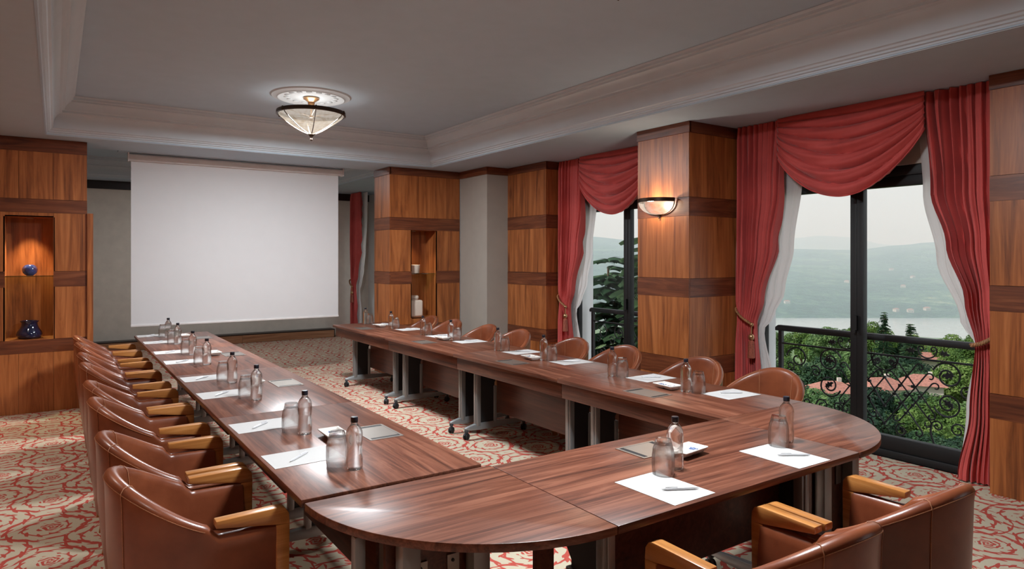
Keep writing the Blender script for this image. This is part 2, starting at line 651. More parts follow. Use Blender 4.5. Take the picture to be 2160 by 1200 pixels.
def cove(name, rect, z0, z1, sides='abcd'):
    h = z1 - z0
    arc = [(0.055 + 0.065 * (1 - math.cos(a)), 0.20 + 0.36 * math.sin(a)) for a in (0, .35, .7, 1.05, 1.35, PI / 2)]
    prof = [(-0.012, 0.0), (-0.012, 0.025), (0.004, 0.04), (0.004, 0.07), (0.018, 0.08), (0.018, 0.115), (0.034, 0.13), (0.04, 0.165), (0.055, 0.18)]
    prof += arc
    prof += [(0.13, 0.58), (0.13, 0.63), (0.15, 0.65), (0.155, 0.70), (0.165, 0.76), (0.185, 0.82), (0.205, 0.85), (0.205, 0.89), (0.22, 0.91), (0.22, 0.96), (0.235, 1.0)]
    v, f = [], []
    for d, k in prof:
        z = z0 - 0.004 + k * (h + 0.002)
        v += [(rect[0] + d, rect[2] + d, z), (rect[1] - d, rect[2] + d, z), (rect[1] - d, rect[3] - d, z), (rect[0] + d, rect[3] - d, z)]
    for i in range(len(prof) - 1):
        for k in range(4):
            k2 = (k + 1) % 4
            f.append((i * 4 + k, i * 4 + k2, i * 4 + 4 + k2, i * 4 + 4 + k))
    return struct(name, MB().add(v, f), M['plaster'], smooth=24)


cove('trim_1', TRAY, C0, C1)
cove('trim_2', TRAY2, CF, 3.26)

# window wall: solid pieces between the openings (name window bays by number)
OPEN = [(-3.1, -0.9), (2.0, 4.0), (4.72, 6.72), (11.2, 13.1)]
ZT = 2.33
wl = MB()
prev = YB
for a, b in OPEN:
    wl.box(XG, XG + .38, prev, a, 0, 3.36)
    wl.box(XG, XG + .38, a, b, ZT, 3.36)
    wl.box(XG, XG + .38, a, b, -0.4, 0.0)
    prev = b
wl.box(XG, XG + .38, prev, YF, 0, 3.36)
struct('wall_right', wl, M['ext_white'])
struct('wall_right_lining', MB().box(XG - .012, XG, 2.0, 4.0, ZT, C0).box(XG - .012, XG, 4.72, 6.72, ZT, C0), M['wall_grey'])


def window(n, a, b):
    """black framed two-leaf window: frame, leaves, panes"""
    e = empty('window_%d' % n, (XG + .06, (a + b) / 2, 0))
    e['kind'] = 'structure'
    w = (b - a) / 2
    fr = MB()
    fr.box(-.05, .05, -w, -w + .07, 0, ZT).box(-.05, .05, w - .07, w, 0, ZT)
    fr.box(-.05, .05, -w + .07, w - .07, 2.25, ZT).box(-.05, .05, -w + .07, w - .07, 0, .06)
    fr.build('window_frame', M['black'], e, bevel=.004)
    for s in (-1, 1):
        y0_, y1_ = (0.0, w - .07) if s > 0 else (-w + .07, 0.0)
        lf = MB()
        lf.box(-.035, .03, y0_, y0_ + .055, .06, 2.25).box(-.035, .03, y1_ - .055, y1_, .06, 2.25)
        lf.box(-.035, .03, y0_ + .055, y1_ - .055, 2.17, 2.25).box(-.035, .03, y0_ + .055, y1_ - .055, .06, .17)
        o = lf.build('window_leaf', M['black'], e, bevel=.004)
        MB().box(-.004, .004, y0_ + .05, y1_ - .05, .165, 2.175).build('pane', M['window_glass'], o)
    MB().box(-.06, -.036, -.012, .012, 1.0, 1.12).box(-.08, -.06, -.01, .01, 0.98, 1.0).build('window_handle', M['black'], e)
    return e


for i, (a, b) in enumerate(OPEN):
    window(i + 1, a, b)

# ------------------------------------------------------------------ walnut clad pillars
BANDS = [(2.74, C0), (1.985, 2.156), (1.241, 1.413), (0.514, 0.682)]
PANELS = [(2.156, 2.74), (1.413, 1.985), (0.682, 1.241), (0.0, 0.514)]


def clad(core, face, a0, a1, at, n=2, band_over=0.0, bands=BANDS, panels=PANELS, hole=None):
    """wood panels and bands on one face of a pillar.  face 'x' looks to -X, 'y' looks to -Y."""
    th = 0.014
    for z0, z1 in panels:
        w = (a1 - a0) / n
        for k in range(n):
            p0, p1 = a0 + k * w + .0012, a0 + (k + 1) * w - .0012
            segs = [(p0, p1, z0 + .001, z1 - .001)]
            if hole:
                hx0, hx1, hz0, hz1 = hole
                out = []
                for q0, q1, r0, r1 in segs:
                    if q1 <= hx0 or q0 >= hx1 or r1 <= hz0 or r0 >= hz1:
                        out.append((q0, q1, r0, r1))
                        continue
                    if q0 < hx0: out.append((q0, hx0, r0, r1))
                    if q1 > hx1: out.append((hx1, q1, r0, r1))
                    if r0 < hz0: out.append((max(q0, hx0), min(q1, hx1), r0, hz0))
                    if r1 > hz1: out.append((max(q0, hx0), min(q1, hx1), hz1, r1))
                segs = out
            for q0, q1, r0, r1 in segs:
                if q1 - q0 < .01 or r1 - r0 < .01: continue
                b = MB()
                if face == 'x': b.box(at - th, at, q0, q1, r0, r1)
                else: b.box(q0, q1, at - th, at, r0, r1)
                b.build('wood_panel', M['panel'], core)
    for z0, z1 in bands:
        segs = [(a0, a1)]
        if hole and z0 < hole[3] and z1 > hole[2]:
            segs = [(a0, hole[0]), (hole[1], a1)]
        for q0, q1 in segs:
            b = MB()
            over = .012 if z0 > 2.7 else .002
            if face == 'x': b.box(at - th - over, at, q0 - (over if z0 > 2.7 else 0), q1, z0, z1 - .002)
            else: b.box(q0 - (over if z0 > 2.7 else 0), q1, at - th - over, at, z0, z1 - .002)
            b.build('wood_band', M['band_y'] if face == 'x' else M['band_x'], core)


def pillar(name, x0, x1, y0, y1, faces, nx=1, ny=1):
    core = struct(name, MB().box(x0 + .014, x1, y0 + .014, y1, 0, C0), M['dark_wood'])
    if 'x' in faces: clad(core, 'x', y0 + (.0 if 'y' in faces else .014), y1, x0 + .014, nx)
    if 'y' in faces: clad(core, 'y', x0 + .014, x1, y0 + .014, ny)
    return core


pillar('wall_right_pillar', 4.735, XG, 4.105, 4.75, 'xy', 1, 1)
pillar('wall_right_pier', 5.25, XG, -.5, 1.935, 'x', 4, 1)
pillar('wall_right_recess_pillar', 5.19, XG, 6.84, 7.72, 'xy', 2, 1)
# grey painted step with its wooden crown
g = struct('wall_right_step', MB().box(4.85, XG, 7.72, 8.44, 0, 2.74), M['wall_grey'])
MB().box(4.83, 4.86, 7.70, 8.44, 2.74, C0 - .002).build('wood_band', M['band_y'], g)
MB().box(4.86, 5.19, 7.70, 7.73, 2.74, C0 - .002).build('wood_band', M['band_x'], g)


def niche(core, x0, x1, y0, y1, z0, z1, shelf_z, name_shelf='shelf'):
    t = .012
    for nm, a in (('niche_back', (x0, x1, y1, y1 + t, z0, z1)), ('niche_side', (x0 - t, x0, y0, y1, z0, z1)),
                  ('niche_side', (x1, x1 + t, y0, y1, z0, z1)), ('niche_top', (x0, x1, y0, y1, z1, z1 + t)),
                  ('niche_floor', (x0, x1, y0, y1, z0 - t, z0))):
        MB().box(*a).build(nm, M['panel'], core)
    MB().box(x0, x1, y0 + .02, y1, shelf_z - .01, shelf_z).build(name_shelf, M['shelf_glass'], core)


def hollow_box(x0, x1, y0, y1, z0, z1, hx0, hx1, hz0, hz1, hd):
    """block with a niche cut in its -Y face"""
    m = MB()
    m.box(x0, hx0, y0, y1, z0, z1).box(hx1, x1, y0, y1, z0, z1)
    m.box(hx0, hx1, y0, y1, z0, hz0).box(hx0, hx1, y0, y1, hz1, z1)
    m.box(hx0, hx1, hd, y1, hz0, hz1)
    return m


# display pillar beside the screen on the window side
core = struct('wall_display_window_side', hollow_box(3.764, 4.85, 8.464, 8.98, 0, C0, 4.05, 4.485, .74, 2.03, 8.80), M['dark_wood'])
clad(core, 'y', 3.764, 4.84, 8.464, 2, hole=(4.075, 4.46, .77, 1.985))
clad(core, 'x', 8.45, 8.98, 3.764, 1)
niche(core, 4.075, 4.46, 8.45, 8.78, .77, 1.985, 1.385)
# display wall beside the screen on the inner side
YS = 8.50
core = struct('wall_display_inner', hollow_box(XL, .28, YS + .014, 9.0, 0, C0, -.445, .005, .72, 2.05, 8.86), M['dark_wood'])
PB = [(2.70, C0), (2.07, 2.21), (1.30, 1.46), (0.62, 0.755)]
PP = [(2.21, 2.70), (1.46, 2.07), (0.755, 1.30), (0.0, 0.62)]
clad(core, 'y', -1.2, .28, YS + .014, 5, bands=PB, panels=PP, hole=(-.425, -.018, .757, 2.025))
MB().box(.28, .335, YS - .02, 9.0, 0, 2.075).build('wood_panel', M['panel'], core)
niche(core, -.425, -.018, YS, 8.84, .757, 2.025, 1.415)

# far wall: dark crown, wooden plinth
struct('trim_3', MB().box(XL, XG, YF - .05, YF, 2.79, CF), M['dark_wood'])
pl_ = struct('baseboard_front', MB().box(XL, 4.68, 13.24, YF, 0, .165), M['dark_wood'])
for a, b in ((XL, .35), (.35, 2.9), (2.9, 4.66)):
    MB().box(a + .002, b - .002, 13.225, 13.24, .005, .145).build('plank', M['plinth'], pl_)
struct('baseboard_left', MB().box(XL, XL + .02, YB, 8.5, 0, .12), M['dark_wood'])


def spot(name, loc, w, size=70, blend=.6, col=(1, .78, .5), rot=(0, 0, 0), rad=.02):
    d = bpy.data.lights.new(name, 'SPOT')
    d.energy = w
    d.spot_size = R(size)
    d.spot_blend = blend
    d.color = col
    d.shadow_soft_size = rad
    o = bpy.data.objects.new(name, d)
    COL.objects.link(o)
    o.location = loc
    o.rotation_euler = rot
    return o


def downlight(x, y, z, w, label, ang=-12):
    e = empty('niche_downlight', (x, y, z))
    tag(e, label, 'downlight')
    MB().lathe([(.012, -.001), (.03, -.001), (.034, -.006), (.03, -.011), (.02, -.011), (.02, -.004)], 16).build('bezel', M['steel'], e, smooth=40)
    l = spot('bulb', (0, 0, -.013), w, 85, .9, rot=(R(ang), 0, 0))
    l.parent = e


downlight(-.22, 8.72, 2.025, 75.0, 'small round downlight in the top of the niche with blue vases')
for k, y_ in enumerate((1.4, 4.2, 7.0)):  # out-of-view fill lights, added to brighten the aisle floor
    e = empty('ceiling_fill_light', (-.66, y_, C0))
    tag(e, 'unseen ceiling fill light added over the aisle behind the chairs', 'downlight', 'added fill lights over the aisle')
    MB().lathe([(.035, -.001), (.055, -.001), (.058, -.006), (.05, -.010), (.04, -.010), (.04, -.004)], 20).build('bezel', M['steel'], e, smooth=40)
    l = spot('bulb', (0, 0, -.014), AISLE_FILL_W, 100, .8, (1, .96, .9), rad=.05)
    l.parent = e
downlight(4.2, 8.66, 1.985, 14.0, 'small round downlight in the top of the niche with cream pottery')

# ------------------------------------------------------------------ curtains
XC = 5.385


def drape(name, mat, outer, inner, z0, z1, x, nf, amp, ph=0.0, parent=None, tie=1.0, bulge=.0):
    """hanging cloth between two edges given as tables over height"""
    def fn(u, v):
        z = z0 + (z1 - z0) * v
        yo, yi = interp(outer, z), interp(inner, z)
        y = yo + (yi - yo) * u
        wid = abs(yi - yo)
        a = amp * min(1.0, wid / .42) ** .6
        k = math.exp(-((z - tie) / .12) ** 2)
        top = max(0.0, (z - (z1 - .1)) / .1)
        q = nf * u + ph / 6 + .16 * math.sin(1.7 * z + 6 * u) + .10 * math.sin(11 * u + ph)
        fold = (2 * abs(math.sin(PI * q)) ** .62 - 1.15) * (.8 + .35 * math.sin(7 * u + 2 * ph)) + .12 * math.sin(2 * PI * nf * 2.3 * u + z)
        xx = x - a * fold * (1 - .45 * k) * (1 - .35 * top) - bulge * k * math.sin(PI * u)
        y += .008 * math.sin(2 * PI * nf * u + ph + 1.2) * (1 - k)
        return (xx, y, z)
    return MB().grid(fn, nf * 14, 48).build(name, mat, parent, smooth=80)


def rope(parent, p0, p1, x, knot, sgn):
    """twisted cord from the wall hook round the drape to the knot, with a tassel"""
    mid = [(x + .05, p0[0], p0[1]), (x - .045, p0[0] + (p1[0] - p0[0]) * .12, p0[1] + (p1[1] - p0[1]) * .14),
           (x - .075, (p0[0] + p1[0]) / 2, (p0[1] + p1[1]) / 2 - .012), (x - .07, p1[0], p1[1])]
    base = bez(mid, 18)
    m = MB()
    for s in (0, PI):
        pts = []
        for i, p in enumerate(base):
            a = i * .75 + s
            pts.append((p[0] + .007 * math.cos(a), p[1] + .003 * math.sin(a), p[2] + .008 * math.sin(a)))
        m.tube(pts, .0085, 6)
    t = m.build('tieback_cord', M['rope'], parent, smooth=60)
    if knot:
        kx, ky, kz = x - .075, p1[0], p1[1]
        k = MB().ball((kx, ky, kz), .02, 10, 6)
        k.tube([(kx, ky, kz), (kx - .004, ky, kz - .09)], .006, 6)
        k.ball((kx - .004, ky, kz - .115), .028, 12, 8, (1, 1, 1.15))
        k.build('knot', M['brass'], t, smooth=60)
        sk = MB().lathe([(.012, 0), (.026, -.012), (.029, -.05), (.034, -.16), (.03, -.165), (.002, -.165)], 14, (kx - .004, ky, kz - .145))
        sk.build('tassel', M['tassel'], t, smooth=30)


def curtain_left(mats):
    e = empty('drape', (0, 0, 0))
    drape('cloth', M['red'], [(0, 4.085), (1.1, 4.07), (2.84, 4.075)],
          [(0.02, 3.84), (.55, 3.84), (.98, 3.865), (1.2, 3.80), (1.72, 3.66), (2.2, 3.58), (2.84, 3.55)], .012, C0 - .004, XC, 9, .050, .4, e, 1.02, .02)
    rope(e, (4.085, 1.13), (3.865, .985), XC, True, 1)
    return e


def curtain_right(mats):
    e = empty('drape', (0, 0, 0))
    drape('cloth', M['red'], [(0, 1.945), (1.0, 1.95), (2.84, 1.95)],
          [(0.02, 2.18), (.5, 2.10), (.98, 2.07), (1.3, 2.13), (1.7, 2.25), (2.1, 2.36), (2.84, 2.42)], .012, C0 - .004, XC, 7, .056, 1.3, e, 1.0, .02)
    rope(e, (1.94, 1.05), (2.075, .985), XC, False, -1)
    return e


def sheer_left():
    return drape('sheer_curtain', M['voile'], [(0, 4.06), (1.0, 4.0), (2.84, 4.05)],
                 [(0.02, 3.76), (.45, 3.75), (.93, 3.845), (1.06, 3.74), (1.3, 3.63), (1.7, 3.54), (2.3, 3.46), (2.84, 3.44)], .012, C0 - .004, XC + .092, 5, .013, 2.0, None, .96)


def sheer_right():
    return drape('sheer_curtain', M['voile'], [(0, 1.96), (1.0, 2.0), (2.84, 1.97)],
                 [(0.02, 2.2), (.5, 2.16), (.95, 2.10), (1.15, 2.2), (1.6, 2.36), (2.1, 2.46), (2.84, 2.5)], .012, C0 - .004, XC + .092, 5, .013, .7, None, .96)


def swag(ya, yb):
    zt = C0 - .004
    ends = (.36, .30)

    def edge(u):
        return (ends[0] * (1 - u) + ends[1] * u) + .40 * (4 * u * (1 - u)) ** .85

    def fn(u, v):
        uu = .5 + (u - .5) * (1.0 + .0 * v)
        y = ya + (yb - ya) * uu
        drop = edge(u)
        z = zt - drop * v
        mid = 4 * u * (1 - u)
        # folds run along the drop lines and pinch at the two ends
        q = 7.4 * v ** .9 + .30 * math.sin(2.6 * u + 4 * v) + .12 * math.sin(7 * u + 1)
        w = 2.0 * abs(math.sin(PI * q)) ** .6 - 1.0 + .22 * math.sin(2 * PI * 10.7 * v + 4.1 * u)
        amp = .034 * (.35 + .65 * mid) * min(1, v * 5) * (.75 + .5 * math.sin(9 * v + 2 * u) ** 2)
        bul = .05 * mid * math.sin(PI * min(1, v * 1.05)) + .035
        return (XC - .03 - bul - amp * w, y, z + .004 * w)
    o = MB().grid(fn, 64, 90).build('swag_valance', M['red'], None, smooth=80)
    md = o.modifiers.new('thick', 'SOLIDIFY')
    md.thickness = .004
    return o


W1, W2 = 'window between the sconce pillar and the near wooden wall', 'window behind the sconce pillar'
cl = tag(curtain_left(M), 'crimson drape tied back beside the wooden sconce pillar, gold tassel showing', 'curtain', 'crimson drapes')
cr = tag(curtain_right(M), 'crimson drape tied back against the wide walnut wall without a tassel', 'curtain', 'crimson drapes')
sl = tag(sheer_left(), 'white sheer curtain beside the tasselled drape of the wide lake window', 'sheer curtain', 'white sheers')
sr = tag(sheer_right(), 'white sheer curtain beside the drape against the wide walnut wall', 'sheer curtain', 'white sheers')
sg = tag(swag(3.60, 2.38), 'crimson swag valance hanging over the fully visible wide lake window', 'valance', 'crimson swags')
DY = 2.73
for src, lab in ((cl, 'crimson drape tied back beside the walnut panel next to the taupe recess'),
                 (cr, 'crimson drape hidden behind the sconce pillar'),
                 (sl, 'white sheer curtain at the window with the cedar tree'),
                 (sr, 'white sheer curtain hidden behind the sconce pillar'),
                 (sg, 'crimson swag valance partly hidden by the sconce pillar')):
    c = copy_tree(src)
    c.location.y += DY
    c['label'] = lab
for src, lab in ((cl, 'dark red drape at the far end beside the projection screen'), (sl, 'white sheer curtain at the far end beside the display pillar')):
    c = copy_tree(src)
    c.location = (-.33, 9.22, 0)
    c.scale = (1, 1, 1.03)
    c['label'] = lab


# ------------------------------------------------------------------ wrought iron railings outside the windows
XR = 5.78


def railing():
    yc, half = 2.90, .975
    e = empty('balcony_railing', (XR, yc, 0))
    Z = lambda x, y: (lambda q: (q[0] - yc, q[1]))(at_x(1640 + x * .25, 660 + y * .25, XR))   # point of the railing plane
    MB().slab([(-half - .05, .90), (-half - .05, .935), (-half - .02, .955), (half + .02, .955), (half + .05, .935), (half + .05, .90)], 'x', -.028, .028).build('handrail', M['iron'], e, bevel=.008)
    MB().box(-.007, .007, -half, half, .775, .79).build('upper_rail', M['iron'], e)
    MB().box(-.012, .012, -half, half, -.02, .005).build('lower_rail', M['iron'], e)
    for s in (-1, 1):
        MB().box(-.018, .018, s * half - .018, s * half + .018, -.12, .91).build('post', M['iron'], e)
    MB().box(-.05, .30, -half, half, -.2, -.12).build('ledge', M['ext_white'], e)

    def curve(pts, name, r=.0062):
        for s in (1, -1):
            MB().tube([(0, s * p[0], p[1]) for p in pts], r, 6).build(name, M['iron'], e, smooth=50)

    def spiral(c, r0, r1, a0, a1, n=26):
        return [(c[0] + (r0 + (r1 - r0) * i / n) * math.cos(a0 + (a1 - a0) * i / n),
                 c[1] + (r0 + (r1 - r0) * i / n) * math.sin(a0 + (a1 - a0) * i / n)) for i in range(n + 1)]

    def leaf(c, s=.045, a=0.0):
        out = [(-1, 0), (-.55, .35), (-.35, .2), (0, .62), (.15, .3), (.6, .42), (.5, .1), (1, -.05), (.45, -.2), (.4, -.55), (.05, -.25), (-.3, -.5), (-.45, -.15)]
        for m in (1, -1):
            p = [(m * (c[0] + s * (x * math.cos(a) - y * math.sin(a))), c[1] + s * (x * math.sin(a) + y * math.cos(a))) for x, y in out]
            MB().slab(p, 'x', -.005, .005).build('iron_leaf', M['iron'], e)

    # crossed lattice bars with curled ends (the +y half is mirrored)
    def bar(p, q, curl_p=0, curl_q=0):
        a, b = Vector(p), Vector(q)
        d = (b - a).normalized()
        pts = [tuple(a + (b - a) * i / 6) for i in range(7)]

        def curl(end, dr, sg):
            r = .034
            n = Vector((-dr.y, dr.x)) * sg
            c = end + n * r
            a0 = math.atan2(-n.y, -n.x)
            return spiral((c.x, c.y), r, .012, a0, a0 + sg * 4.6, 16)[1:]
        if curl_q: pts = pts + curl(b, d, curl_q)
        if curl_p: pts = [tuple(x) for x in reversed(curl(a, -d, curl_p))] + pts
        MB().tube([(0, p_[0], p_[1]) for p_ in pts], .0062, 6).build('lattice_bar', M['iron'], e, smooth=50)

    BARS = [((.12, .722), (.39, .352), 1, -1), ((.065, .645), (.36, .289), 1, -1), ((0, .596), (.296, .20), 0, -1),
            ((0, .206), (.33, .664), 0, -1), ((.12, .255), (.37, .593), -1, -1), ((0, .356), (.25, .729), 0, -1)]
    for p, q, cp, cq in BARS:
        bar(p, q, cp, cq)
        bar((-p[0], p[1]), (-q[0], q[1]), -cp, -cq)
    for p in ((.0, .596), (.0, .356), (.0, .206), (.18, .628), (.226, .552), (.278, .474), (.125, .545), (.172, .472), (.226, .398), (.078, .468), (.125, .397), (.172, .325)):
        for sg in ((1, -1) if p[0] else (1,)):
            MB().box(-.009, .009, sg * p[0] - .011, sg * p[0] + .011, p[1] - .011, p[1] + .011).build('rivet', M['iron'], e)
    # heart of two inward scrolls in the middle under the upper rail
    curve(spiral((.062, .735), .052, .014, PI * .8, PI * .8 - PI * 2.3), 'scroll')
    curve([(.112 * math.sin(t), .765 - .109 * math.cos(t)) for t in [i * .16 for i in range(0, 12)]], 'scroll')
    leaf((.06, .735), .032, .3)
    # U scrolls between handrail and upper rail
    for c in (.335,):
        curve(spiral((c - .045, .868), .024, .008, PI, -PI * .9), 'scroll')
        curve(spiral((c + .045, .868), .024, .008, 0, PI * 1.9), 'scroll')
        curve([(c + .070 * math.sin(t), .866 - .070 * math.cos(t)) for t in [-1.7 + i * .2 for i in range(18)]], 'scroll')
        leaf((c - .125, .845), .045, .1)
        leaf((c + .125, .845), .045, PI - .1)
    # the two rosettes on either side of the lattice
    curve(spiral((.485, .672), .112, .03, PI * .9, PI * .9 - PI * 2.9, 46), 'scroll', .0075)
    leaf((.49, .675), .055, .2)
    curve(spiral((.485, .448), .105, .03, -PI * .9, -PI * .9 + PI * 2.9, 46), 'scroll', .0075)
    leaf((.49, .455), .05, -.5)
    curve(spiral((.62, .557), .055, .014, PI * .2, PI * .2 + PI * 2.6, 30), 'scroll')
    curve(spiral((.41, .265), .045, .012, PI, PI - PI * 2.6, 30), 'scroll')
    curve(spiral((.555, .26), .058, .014, 0, PI * 2.6, 30), 'scroll')
    curve([(.365, .27), (.36, .20), (.385, .12), (.44, .06), (.53, .02), (.66, .008)], 'scroll', .0075)
    curve(spiral((.14, .175), .058, .012, PI * .4, PI * .4 + PI * 2.5, 30), 'scroll')
    leaf((.14, .18), .032, -.9)
    # outer field next to the posts
    curve(spiral((.80, .655), .115, .02, PI * .05, PI * .05 + PI * 2.4, 40), 'scroll', .0075)
    curve(spiral((.875, .575), .05, .012, -PI * .3, -PI * .3 - PI * 2.4, 28), 'scroll')
    curve(spiral((.80, .40), .10, .02, 0, -PI * 2.5, 40), 'scroll', .0075)
    curve(spiral((.82, .14), .10, .02, 0, PI * 2.6, 40), 'scroll', .0075)
    curve(spiral((.70, .26), .05, .012, PI, PI + PI * 2.5, 28), 'scroll')
    leaf((.80, .40), .045, .4)
    return e


ra = tag(railing(), 'black wrought iron balcony railing with scrolls outside the wide lake window', 'railing', 'balcony railings')
rb = copy_tree(ra)
rb.location.y += DY
rb['label'] = 'black wrought iron balcony railing outside the window with the cedar tree'

# ------------------------------------------------------------------ lamps


def area(name, loc, w, size, col=(.91, .985, 1.08), up=False):
    d = bpy.data.lights.new(name, 'AREA')
    d.shape = 'DISK'
    d.size = size
    d.energy = w
    d.color = col
    o = bpy.data.objects.new(name, d)
    COL.objects.link(o)
    o.location = loc
    if up: o.rotation_euler = (PI, 0, 0)
    return o


def ceiling_lamp():
    e = empty('ceiling_lamp', (0, 0, 0))
    ro = MB().lathe([(.001, -.012), (.10, -.014), (.14, -.022), (.20, -.014), (.28, -.016), (.30, -.026), (.32, -.03), (.335, -.02), (.345, -.02), (.36, -.012), (.375, -.012), (.39, -.001)], 64)
    ro = ro.build('ceiling_rose', M['plaster'], e, smooth=35)
    for i in range(16):
        a = 2 * PI * i / 16
        MB().ball((.235 * math.cos(a), .235 * math.sin(a), -.017), .03, 8, 5, (1.0, 1.0, .35)).build('rose_ornament', M['plaster'], ro, smooth=60)
    MB().lathe([(.075, -.018), (.078, -.03), (.055, -.045), (.035, -.06), (.03, -.085), (.022, -.095)], 20).build('canopy', M['brass'], e, smooth=40)
    MB().lathe([(.010, -.09), (.010, -.19), (.018, -.20), (.018, -.215), (.001, -.215)], 10).build('stem', M['brass'], e, smooth=40)
    MB().lathe([(.318, -.155), (.332, -.158), (.334, -.19), (.322, -.196), (.312, -.19), (.312, -.16), (.318, -.155)], 56).build('rim', M['bronze'], e, smooth=40)
    prof = [(.312, -.185)] + [(.318 * (1 - t) ** .68, -.19 - .187 * t) for t in [i / 14 for i in range(1, 14)]] + [(.012, -.38)]
    MB().lathe(prof, 48).build('glass_bowl', M['lamp'], e, smooth=60)
    for i in range(6):
        a = 2 * PI * i / 6 + .35
        MB().tube([((r + .004) * math.cos(a), (r + .004) * math.sin(a), z - .003) for r, z in prof], .0042, 6).build('rib', M['bronze'], e, smooth=60)
        MB().ball((.332 * math.cos(a), .332 * math.sin(a), -.175), .018, 8, 6, (.8, .8, 1.3)).build('clip', M['bronze'], e, smooth=60)
        MB().tube([(.012 * math.cos(a), .012 * math.sin(a), -.2), (.32 * math.cos(a), .32 * math.sin(a), -.172)], .004, 5).build('arm', M['bronze'], e)
    MB().lathe([(.001, -.374), (.035, -.376), (.036, -.384), (.022, -.392), (.02, -.40), (.009, -.41), (.008, -.42), (.014, -.428), (.012, -.438), (.001, -.446)], 16).build('finial', M['bronze'], e, smooth=40)
    l = area('bulb', (0, 0, -.215), LAMP_W, .5)
    l.parent = e
    g_ = bpy.data.lights.new('bulb_glow', 'POINT')
    g_.energy = GLOW_W
    g_.shadow_soft_size = .12
    g_.color = (1, .97, .93)
    go = bpy.data.objects.new('bulb_glow', g_)
    COL.objects.link(go)
    go.location = (0, 0, -.25)
    go.parent = e
    return e


lamp = ceiling_lamp()
lamp.location = (2.105, 6.637, C1)
tag(lamp, 'bronze rimmed frosted glass bowl lamp hanging from a plaster rose before the screen', 'ceiling lamp', 'ceiling bowl lamps')
for y_, lab, z_ in ((2.234, 'frosted glass bowl lamp above the curved head table, only its finial tip showing', C1), (11.0, 'unseen frosted glass bowl lamp added to light the bay behind the projection screen', 3.26)):
    c = copy_tree(lamp)
    c.location = (2.105, y_, z_)
    c['label'] = lab
    if y_ > 9:      # unseen lamp added to light the far bay, dimmed to keep its floor dark
        for ch in c.children:
            if ch.type == 'LIGHT':
                ch.data = ch.data.copy()
                ch.data.energy *= .24

sc_ = empty('wall_sconce', (4.719, 4.455, 2.0))
tag(sc_, 'half bowl glass wall sconce with bronze rim on the walnut pillar', 'wall lamp')
hp = [(.19, .128)] + [(.19 * math.cos(t) ** .8, .128 - .118 * math.sin(t)) for t in [i * PI / 2 / 10 for i in range(1, 10)]] + [(.008, .01)]
MB().lathe([(r, z) for r, z in hp], 24, (0, 0, 0), PI / 2, 3 * PI / 2).build('glass_bowl', M['lamp'], sc_, smooth=60)
MB().lathe([(.187, .122), (.199, .124), (.201, .155), (.19, .16), (.187, .155), (.187, .122)], 24, (0, 0, 0), PI / 2, 3 * PI / 2).build('rim', M['bronze'], sc_, smooth=40)
MB().tube([(-.001, r, z) for r, z in hp] + [(-.001, -r, z) for r, z in reversed(hp)], .006, 6).build('back_frame', M['bronze'], sc_, smooth=60)
MB().lathe([(.001, .012), (.016, .012), (.012, -.002), (.006, -.012), (.008, -.02), (.001, -.03)], 12).build('finial', M['bronze'], sc_, smooth=40)
pt = bpy.data.lights.new('bulb', 'POINT')
pt.energy = 8.0
pt.color = (1, .85, .66)
pt.shadow_soft_size = .03
po = bpy.data.objects.new('bulb', pt)
COL.objects.link(po)
po.location = (-.115, 0, .10)
po.parent = sc_

# ------------------------------------------------------------------ projection screen
ps = empty('projection_screen', (0, 9.05, 0))
tag(ps, 'large white pull-down projection screen lowered at the end of the tables', 'projection screen')
MB().box(.735, 3.245, -.002, .002, .805, 2.76).build('screen_fabric', M['screen'], ps)
MB().slab([(-.045, 2.742), (.03, 2.742), (.045, 2.76), (.045, 2.81), (.03, 2.826), (-.03, 2.826), (-.045, 2.81)], 'x', .715, 3.295).build('housing', M['screen_case'], ps, bevel=.004)
MB().box(.73, 3.25, -.012, .012, .785, .81).build('bottom_bar', M['screen_case'], ps, bevel=.004)
for x_ in (.70, 3.295):
    MB().box(x_, x_ + .015, -.05, .05, 2.735, C0).build('bracket', M['screen_case'], ps)
ps.location.y = 9.05
struct('ceiling_screen_batten', MB().box(.6, 3.4, 8.95, 9.1, 2.836, 3.2), M['ceiling'])

# ------------------------------------------------------------------ tables
ZT_ = .74
HID = []


def hide_proto(o):
    for ch in list(o.children): hide_proto(ch)
    bpy.data.objects.remove(o)


def leg_parts():
    leg = MB()
    leg.box(.205, .245, -.028, .028, .11, .70)
    leg.box(.245, .252, -.012, .012, .11, .70).box(.198, .205, -.022, .022, .11, .70)
    leg.box(.028, .060, -.022, .022, .11, .45)
    lo = leg.build('leg', M['silver'], None, bevel=.006)
    web = MB().slab([(.05, .12), (.20, .12), (.20, .69), (-.05, .69), (-.05, .62), (.05, .48)], 'y', -.012, .012)
    wo = web.build('leg_web', M['rubber'], lo)
    cap = MB().lathe([(.001, .0), (.022, .0), (.022, .004), (.001, .006)], 16).build('adjuster_cap', M['silver'], lo, smooth=40)
    cap.rotation_euler = (PI / 2, 0, 0)
    cap.location = (.13, -.012, .24)
    ft = MB()
    sec = [(-.30, .012, .085, .104), (-.2, .020, .08, .118), (.06, .03, .075, .135), (.22, .03, .075, .135), (.31, .022, .08, .115), (.355, .014, .088, .105)]
    v, f = [], []
    for x, w, za, zb in sec:
        v += [(x, -w, za), (x, w, za), (x, w * .7, zb), (x, -w * .7, zb)]
    for i in range(len(sec) - 1):
        for k in range(4):
            k2 = (k + 1) % 4
            f.append((i * 4 + k, i * 4 + k2, i * 4 + 4 + k2, i * 4 + 4 + k))
    f += [(0, 1, 2, 3), tuple(range(len(v) - 4, len(v)))]
    ft.add(v, f)
    ft.build('foot', M['silver'], lo, bevel=.005)
    return lo


